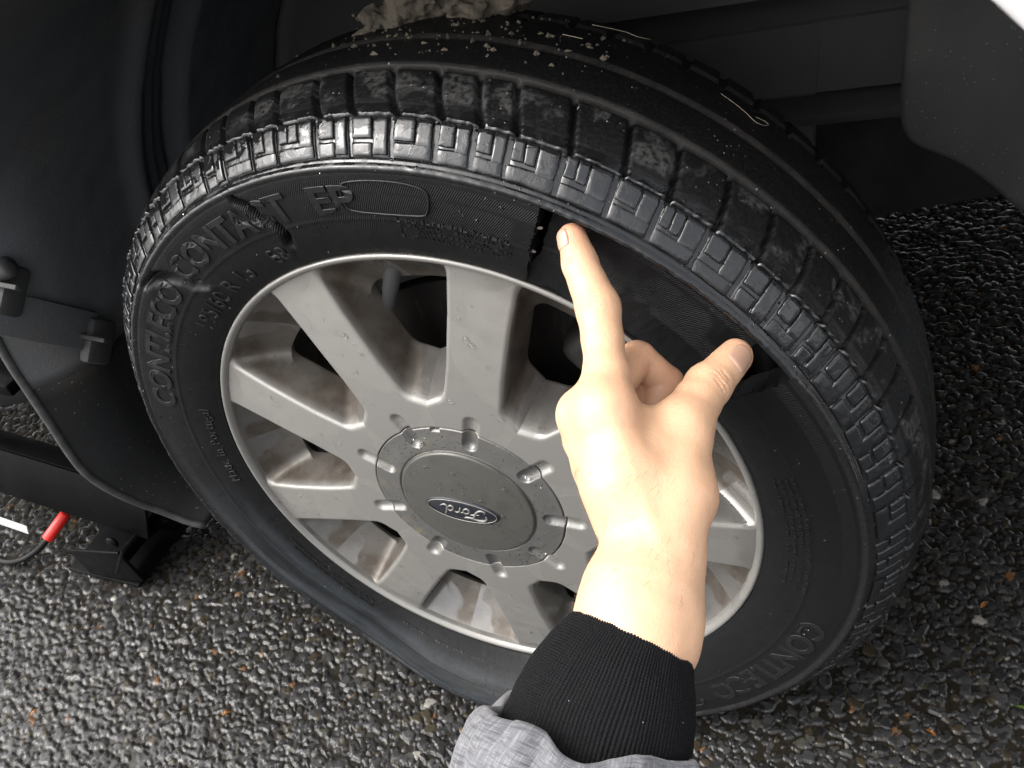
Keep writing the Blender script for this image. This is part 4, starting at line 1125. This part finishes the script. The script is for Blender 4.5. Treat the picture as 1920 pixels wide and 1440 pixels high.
VIEW = np.array([-.3704, .6749, -.6382]); RIGHT = np.array([.9235, .3414, -.1750]); UP = np.array([-.0997, .6542, .7497])

def cone_sdf(p, a, b):
    """round cone between two (x, y, z, r) joints"""
    ab = b[:3] - a[:3]; t = np.clip(((p - a[:3]) @ ab) / (ab @ ab), 0, 1)
    return np.linalg.norm(p - a[:3] - t[..., None] * ab, axis=-1) - (a[3] + (b[3] - a[3]) * t)

def hand_sdf(p, crease=True):
    def chain(*ks, k=.0022):
        d = None
        for a, b in zip(ks[:-1], ks[1:]):
            c = cone_sdf(p, J[a], J[b]); d = c if d is None else smin(d, c, k)
        return d
    idx = chain('i_tip', 'i_dip', 'i_pip', 'i_mid', 'i_base', 'i_mcp', k=.003)
    mid = chain('m_mcp', 'm_pip', 'm_dip', 'm_tip', k=.0016); ring = chain('r_mcp', 'r_pip', 'r_dip', 'r_tip', k=.0016); pin = chain('p_mcp', 'p_pip', 'p_dip', 'p_tip', k=.0016)
    thumb = chain('t_tip', 't_ip', 't_mid', 't_mcp', k=.003)
    fold = smin(smin(mid, ring, .0012), pin, .0012)
    palm = None
    for a, b in (('i_mcp', 'mc_i'), ('mc_i', 'w_rad'), ('t_mcp', 't_cmc'), ('t_cmc', 'w_rad'), ('m_mcp', 'w_uln'), ('r_mcp', 'w_uln'), ('p_mcp', 'w_uln'), ('mc_i', 'w_uln'), ('w_rad', 'f1'), ('w_uln', 'f1'), ('f1', 'f2'), ('f2', 'f3')):
        c = cone_sdf(p, J[a], J[b]); palm = c if palm is None else smin(palm, c, .011)
    web = cone_sdf(p, np.array([*(J['i_base'][:3] * .35 + J['t_mcp'][:3] * .35 + J['mc_i'][:3] * .30 + VIEW * .004), .0085]), np.array([*(J['t_mcp'][:3] * .5 + J['mc_i'][:3] * .5 + VIEW * .003), .013]))
    palm = smin(palm, web, .010)
    kn = np.linalg.norm(p - (J['i_mcp'][:3] - VIEW * .006), axis=-1) - .0105; palm = smin(palm, kn, .007)
    kn = np.linalg.norm(p - (J['m_mcp'][:3] - VIEW * .002 - RIGHT * .0025), axis=-1) - .0108; palm = smin(palm, kn, .006)
    d = smin(palm, idx, .0065); d = smin(d, thumb, .0075); d = smin(d, fold, .0022)
    # the fold between the knuckle and the curled fingers behind it
    gr = np.minimum(cone_sdf(p, np.array([.1247, -.0915, .4251, 0]), np.array([.1316, -.1009, .4157, 0])), cone_sdf(p, np.array([.1316, -.1009, .4157, 0]), np.array([.1417, -.1175, .4112, 0])))
    d = d + .0013 * np.exp(-(gr / .0016) ** 2)
    # gentle tendon and vein relief on the back of the hand
    d = d - .0009 * np.exp(-(cone_sdf(p, np.array([*(J['i_mcp'][:3] - VIEW * .0135), 0]), np.array([*(J['w_rad'][:3] * .6 + J['w_uln'][:3] * .4 - VIEW * .020), 0])) / .0035) ** 2)
    return d + (noise3(p * 95, 4) - .5) * .0009 if not crease else d + (noise3(p * 95, 4) - .5) * .0009 + crease_field(p) * .00055

def crease_field(p):
    """skin folds over the knuckles: 0..1"""
    s = np.zeros(p.shape[:-1])
    def folds(c, ax, dorsal, offs, width, rad_):
        nonlocal s
        ax = ax / np.linalg.norm(ax); dorsal = dorsal - ax * (dorsal @ ax); dorsal /= np.linalg.norm(dorsal); q = p - c; al = q @ ax; dr = q @ dorsal; side = q @ np.cross(ax, dorsal)
        near = (np.linalg.norm(q, axis=-1) < rad_ * 1.9) & (dr > 0)
        for o, w, curve in offs:
            line = np.abs(al - o - curve * side ** 2 / rad_ + .0003 * np.sin(side * 700 + o * 3000)); m = np.exp(-(line / .00045) ** 2) * np.exp(-(side / (width * w)) ** 4)
            s = np.maximum(s, np.where(near, m, 0))
    folds(J['i_pip'][:3], J['i_dip'][:3] - J['i_pip'][:3], -VIEW - RIGHT * .55, [(-.0032, .6, -.3), (-.0012, .9, -.15), (.0010, 1., 0), (.0030, .8, .25)], .0062, .0106)
    folds(J['i_dip'][:3], J['i_tip'][:3] - J['i_dip'][:3], -VIEW - RIGHT * .8, [(-.0015, .7, 0), (.0010, .8, .1)], .005, .009)
    folds(J['t_ip'][:3], J['t_tip'][:3] - J['t_ip'][:3], -VIEW + RIGHT * .1, [(-.0040, .7, -.2), (-.0018, 1., -.1), (.0006, .9, .1), (.0028, .6, .3)], .0066, .0103)
    return s

def build_person():
    root = empty('person', (.170, -.15, .39), label='hand in grey jacket sleeve with black cuff, finger and thumb spanning the torn tyre', category='person')
    def pp(o): o.parent = root; o.matrix_parent_inverse = Matrix.Translation((-.170, .15, -.39)); return o
    h = .00095; lo = np.array([.093, -.222, .345]); hi = np.array([.212, .002, .497])
    ax_ = [np.arange(a, b, h) for a, b in zip(lo, hi)]
    F = np.empty([len(a) for a in ax_], np.float32)
    for i0 in range(0, len(ax_[0]), 24):
        G = np.stack(np.meshgrid(ax_[0][i0:i0 + 24], ax_[1], ax_[2], indexing='ij'), -1); F[i0:i0 + 24] = hand_sdf(G, False)
    F = np.maximum(F, -(np.array((ax_[1]))[None, :, None] + .2205) + 0 * F)      # closed inside the sleeve
    Vi, Q, _ = surface_nets(F); V = lo + Vi * h
    e = 2e-4
    for _ in range(2):
        f = hand_sdf(V, False); g = np.stack([(hand_sdf(V + d, False) - f) / e for d in np.eye(3) * e], -1)
        ok = V[:, 1] > -.216; V[ok] -= (np.clip(f / ((g ** 2).sum(1) + 1e-6), -.001, .001)[:, None] * g)[ok]
    cf = crease_field(V); gn = g / (np.linalg.norm(g, axis=1)[:, None] + 1e-9); V = V - gn * (cf * .0008)[:, None]
    me = fast_mesh('hand', V, Q)
    # blood shows at finger tips, knuckles and the folded fingers
    fl = np.zeros(len(V))
    for k, w, s in (('i_tip', .012, .8), ('t_tip', .011, .6), ('m_pip', .016, .45), ('m_dip', .018, .5), ('r_pip', .02, .5), ('r_dip', .02, .5), ('i_pip', .010, .25), ('t_ip', .010, .3), ('p_mcp', .014, .6), ('m_mcp', .012, .5), ('w_uln', .016, .4), ('i_mid', .009, .2)):
        fl = np.maximum(fl, s * np.exp(-((np.linalg.norm(V - J[k][:3], axis=1)) / w) ** 2))
    vattr(me, 'flush', fl); vattr(me, 'crease', cf)
    o = pp(link('hand', me, M_skin))
    tree = BVHTree.FromPolygons([Vector(v) for v in V], [tuple(q) for q in Q])
    def nail(tip, dip, normal, off, L, W, roll=0):
        ax = (J[tip] - J[dip])[:3]; ax /= np.linalg.norm(ax); n = normal - ax * (normal @ ax); n /= np.linalg.norm(n); sd = np.cross(ax, n)
        R_ = J[tip][3] + .0012; nu, nv = 17, 17; P = []
        for u in np.linspace(-1, 1, nu):
            for w in np.linspace(-1, 1, nv):
                # rounded-rectangle outline
                lu, lw = u, w * (1 - .22 * max(0, -u) ** 3 - .20 * max(0, u) ** 4); lu = lu * (1 - .10 * w * w * (1 if u < 0 else -.0) - .28 * w * w * (u > 0))
                ang = lw * W / 2 / R_; dirn = n * math.cos(ang) + sd * math.sin(ang)
                c = J[tip][:3] + ax * (off + lu * L / 2)
                hit = tree.ray_cast(Vector(c + dirn * .03), Vector(-dirn), .05)
                q = np.array(hit[0]) if hit[0] is not None else c + dirn * R_
                # keep the plate stiff: never below a cylinder through the tip
                edge = max(abs(u), abs(w)); rise = .00075 * (1 - edge ** 8) - .0005 * (edge > .98)
                P.append(q + dirn * rise)
        m_ = fast_mesh('fingernail', P, grid_quads(nu, nv, flip=True)); ob = pp(link('fingernail', m_, M_nail))
        return ob
    nail('i_tip', 'i_dip', -VIEW * math.cos(1.0) - RIGHT * math.sin(1.0) * .95 , -.0005, .0115, .0105)
    nail('t_tip', 't_ip', -VIEW + RIGHT * .10 - UP * .05, -.0055, .0160, .0145)

    # a few fine hairs on the wrist and forearm
    R_ = random.Random(4); Vs, Qs = [], []; k = 0; cand = np.flatnonzero((V[:, 1] < -.112) & (V[:, 1] > -.160) & ((gn @ VIEW) < .25))
    dn = np.array([.0, -.75, -.45]) - RIGHT * .45
    for _ in range(120):
        i = R_.choice(cand); p = V[i]; nn = gn[i]
        if (p - (J['w_rad'] * .5 + J['w_uln'] * .5)[:3]) @ RIGHT > .006 and R_.random() < .9: continue
        d = dn + RIGHT * R_.uniform(-.5, .3) + UP * R_.uniform(-.3, .3); d = d - nn * (d @ nn); d /= np.linalg.norm(d); L_ = R_.uniform(.003, .0075)
        path = [p + d * L_ * f + nn * (.0012 * math.sin(f * 2.6) * L_ / .006) for f in (0, .3, .65, 1)]
        v_, q_, _t = tube(path, [.00005, .00005, .00004, .00002], 3, cap=False); Vs.append(v_); Qs.append(q_ + k); k += len(v_)
    hr = pp(link('hair', fast_mesh('hair', np.concatenate(Vs), np.concatenate(Qs)), M_hair)); hr['kind'] = 'stuff'

    # knitted cuff
    C = catmull(np.array([(.1738, -.1640, .3858), (.1700, -.1770, .3795), (.1663, -.1937, .3696), (.1640, -.2120, .3600), (.1590, -.2360, .3480)]), 14)
    m, n = len(C), 1320; T = np.gradient(C, axis=0); Ls = np.concatenate([[0], np.cumsum(np.linalg.norm(np.diff(C, axis=0), axis=1))]); T /= np.linalg.norm(T, axis=1)[:, None]
    T[:] = T * .4 + T.mean(0) * .6; T /= np.linalg.norm(T, axis=1)[:, None]
    a = np.linspace(0, 2 * np.pi, n, endpoint=False); rows = []; uv = []
    Rr = np.interp(Ls, [0, .006, .014, .024, .036, .055, .09], [.0262, .0288, .0322, .0356, .0384, .0400, .0410])
    ribn = 138
    def row(i, r, s, amp):
        x = RIGHT - T[i] * (RIGHT @ T[i]); x /= np.linalg.norm(x); y = np.cross(T[i], x)
        rr = r + amp * (.45 + .7 * fbm(np.cos(a) * 18 + 30, np.sin(a) * 18 + s * 40 + 30, 6, 2)) * (np.abs(np.sin(a * ribn / 2 + .8 * np.sin(a * 9 + s * 50))) ** .8 - .5) + .0016 * (fbm(np.cos(a) * 3 + 9, np.sin(a) * 3 + s * 60 + 9, 5) - .5) * (1 if amp else 0)
        rows.append(C[i] + rr[:, None] * (np.cos(a)[:, None] * x + np.sin(a)[:, None] * y) + T[i] * (s - Ls[i])); uv.append(np.stack([a / (2 * np.pi), np.full(n, s)], -1))
    row(6, Rr[6] - .0048, .006, 0); row(0, Rr[0] - .0030, .0008, 0); row(0, Rr[0] - .0016, -.0004, .0002); row(0, Rr[0] - .0004, .0002, .0004)
    for i in range(0, m): row(i, Rr[i], Ls[i] + .0010, .0004 + .0006 * min(1, Ls[i] / .01))
    me = fast_mesh('cuff', np.concatenate(rows), grid_quads(len(rows), n).reshape(-1, 4)); 
    A_ = np.arange(len(rows) * n).reshape(len(rows), n); B_ = np.roll(A_, -1, 1); q = np.stack([A_[:-1], B_[:-1], B_[1:], A_[1:]], -1).reshape(-1, 4)
    me = fast_mesh('cuff', np.concatenate(rows), q); uvmap(me, np.concatenate(uv)); pp(link('cuff', me, M_knit))

    # jacket sleeve, gathered over the cuff
    C = catmull(np.array([(.1622, -.2083, .3704), (.1582, -.2215, .3620), (.1570, -.2400, .3490), (.1510, -.2610, .3370), (.1430, -.2900, .3200), (.138, -.345, .300), (.132, -.42, .285)]), 14)
    m, n = len(C), 520; T = np.gradient(C, axis=0); Ls = np.concatenate([[0], np.cumsum(np.linalg.norm(np.diff(C, axis=0), axis=1))]); T /= np.linalg.norm(T, axis=1)[:, None]
    T[:] = T * .5 + T[:40].mean(0) * .5; T /= np.linalg.norm(T, axis=1)[:, None]
    a = np.linspace(0, 2 * np.pi, n, endpoint=False); rows = []; uv = []
    Rr = np.interp(Ls, [0, .010, .024, .05, .10, .25], [.0438, .0475, .0490, .0500, .0530, .0580])
    def row(i, r, s, amp):
        x = RIGHT - T[i] * (RIGHT @ T[i]); x /= np.linalg.norm(x); y = np.cross(T[i], x)
        ca, sa = np.cos(a), np.sin(a); f = fbm(ca * 2.6 + 20, sa * 2.6 + s * 14 + 20, 3, 3) - .5; g = fbm(ca * 5 + 40, sa * 5 + s * 40, 13, 3) - .5
        gat = np.abs(np.sin(a * 5.5 + 2.2 * np.sin(a * 2 + .7) + s * 30)) - .5
        rr = r + amp * (.010 * f + .005 * g + .0050 * gat * math.exp(-s / .03))
        edge = (.0045 - .0078 * (1 + np.cos(a))) * math.exp(-max(s, 0) / .09) + (s < .012) * .0022 * (np.sin(a * 4 + 1.1) + .7 * np.sin(a * 7 + 2.)) * math.exp(-s / .008)
        rows.append(C[i] + rr[:, None] * (ca[:, None] * x + sa[:, None] * y) + T[i] * (s - Ls[i] + edge)[:, None]); uv.append(np.stack([a / (2 * np.pi) * .31, np.full(n, s)], -1))
    row(8, .0375, .012, 0); row(2, .0385, .003, .3); row(0, .0398, .0002, .5); row(0, .0418, -.0012, .8); row(0, .0434, -.0004, .9); 
    for i in range(1, m): row(i, Rr[i], Ls[i], 1)
    A_ = np.arange(len(rows) * n).reshape(len(rows), n); B_ = np.roll(A_, -1, 1); q = np.stack([A_[:-1], B_[:-1], B_[1:], A_[1:]], -1).reshape(-1, 4)
    V = np.concatenate(rows); c1 = len(V); V = np.vstack([V, C[-1:]]); tr = [(c1, int(A_[-1, k]), int(B_[-1, k])) for k in range(n)]
    me = fast_mesh('sleeve', V, q, tr); uvmap(me, np.vstack([np.concatenate(uv), [[0, 0]]])); pp(link('sleeve', me, M_heather))
build_person()
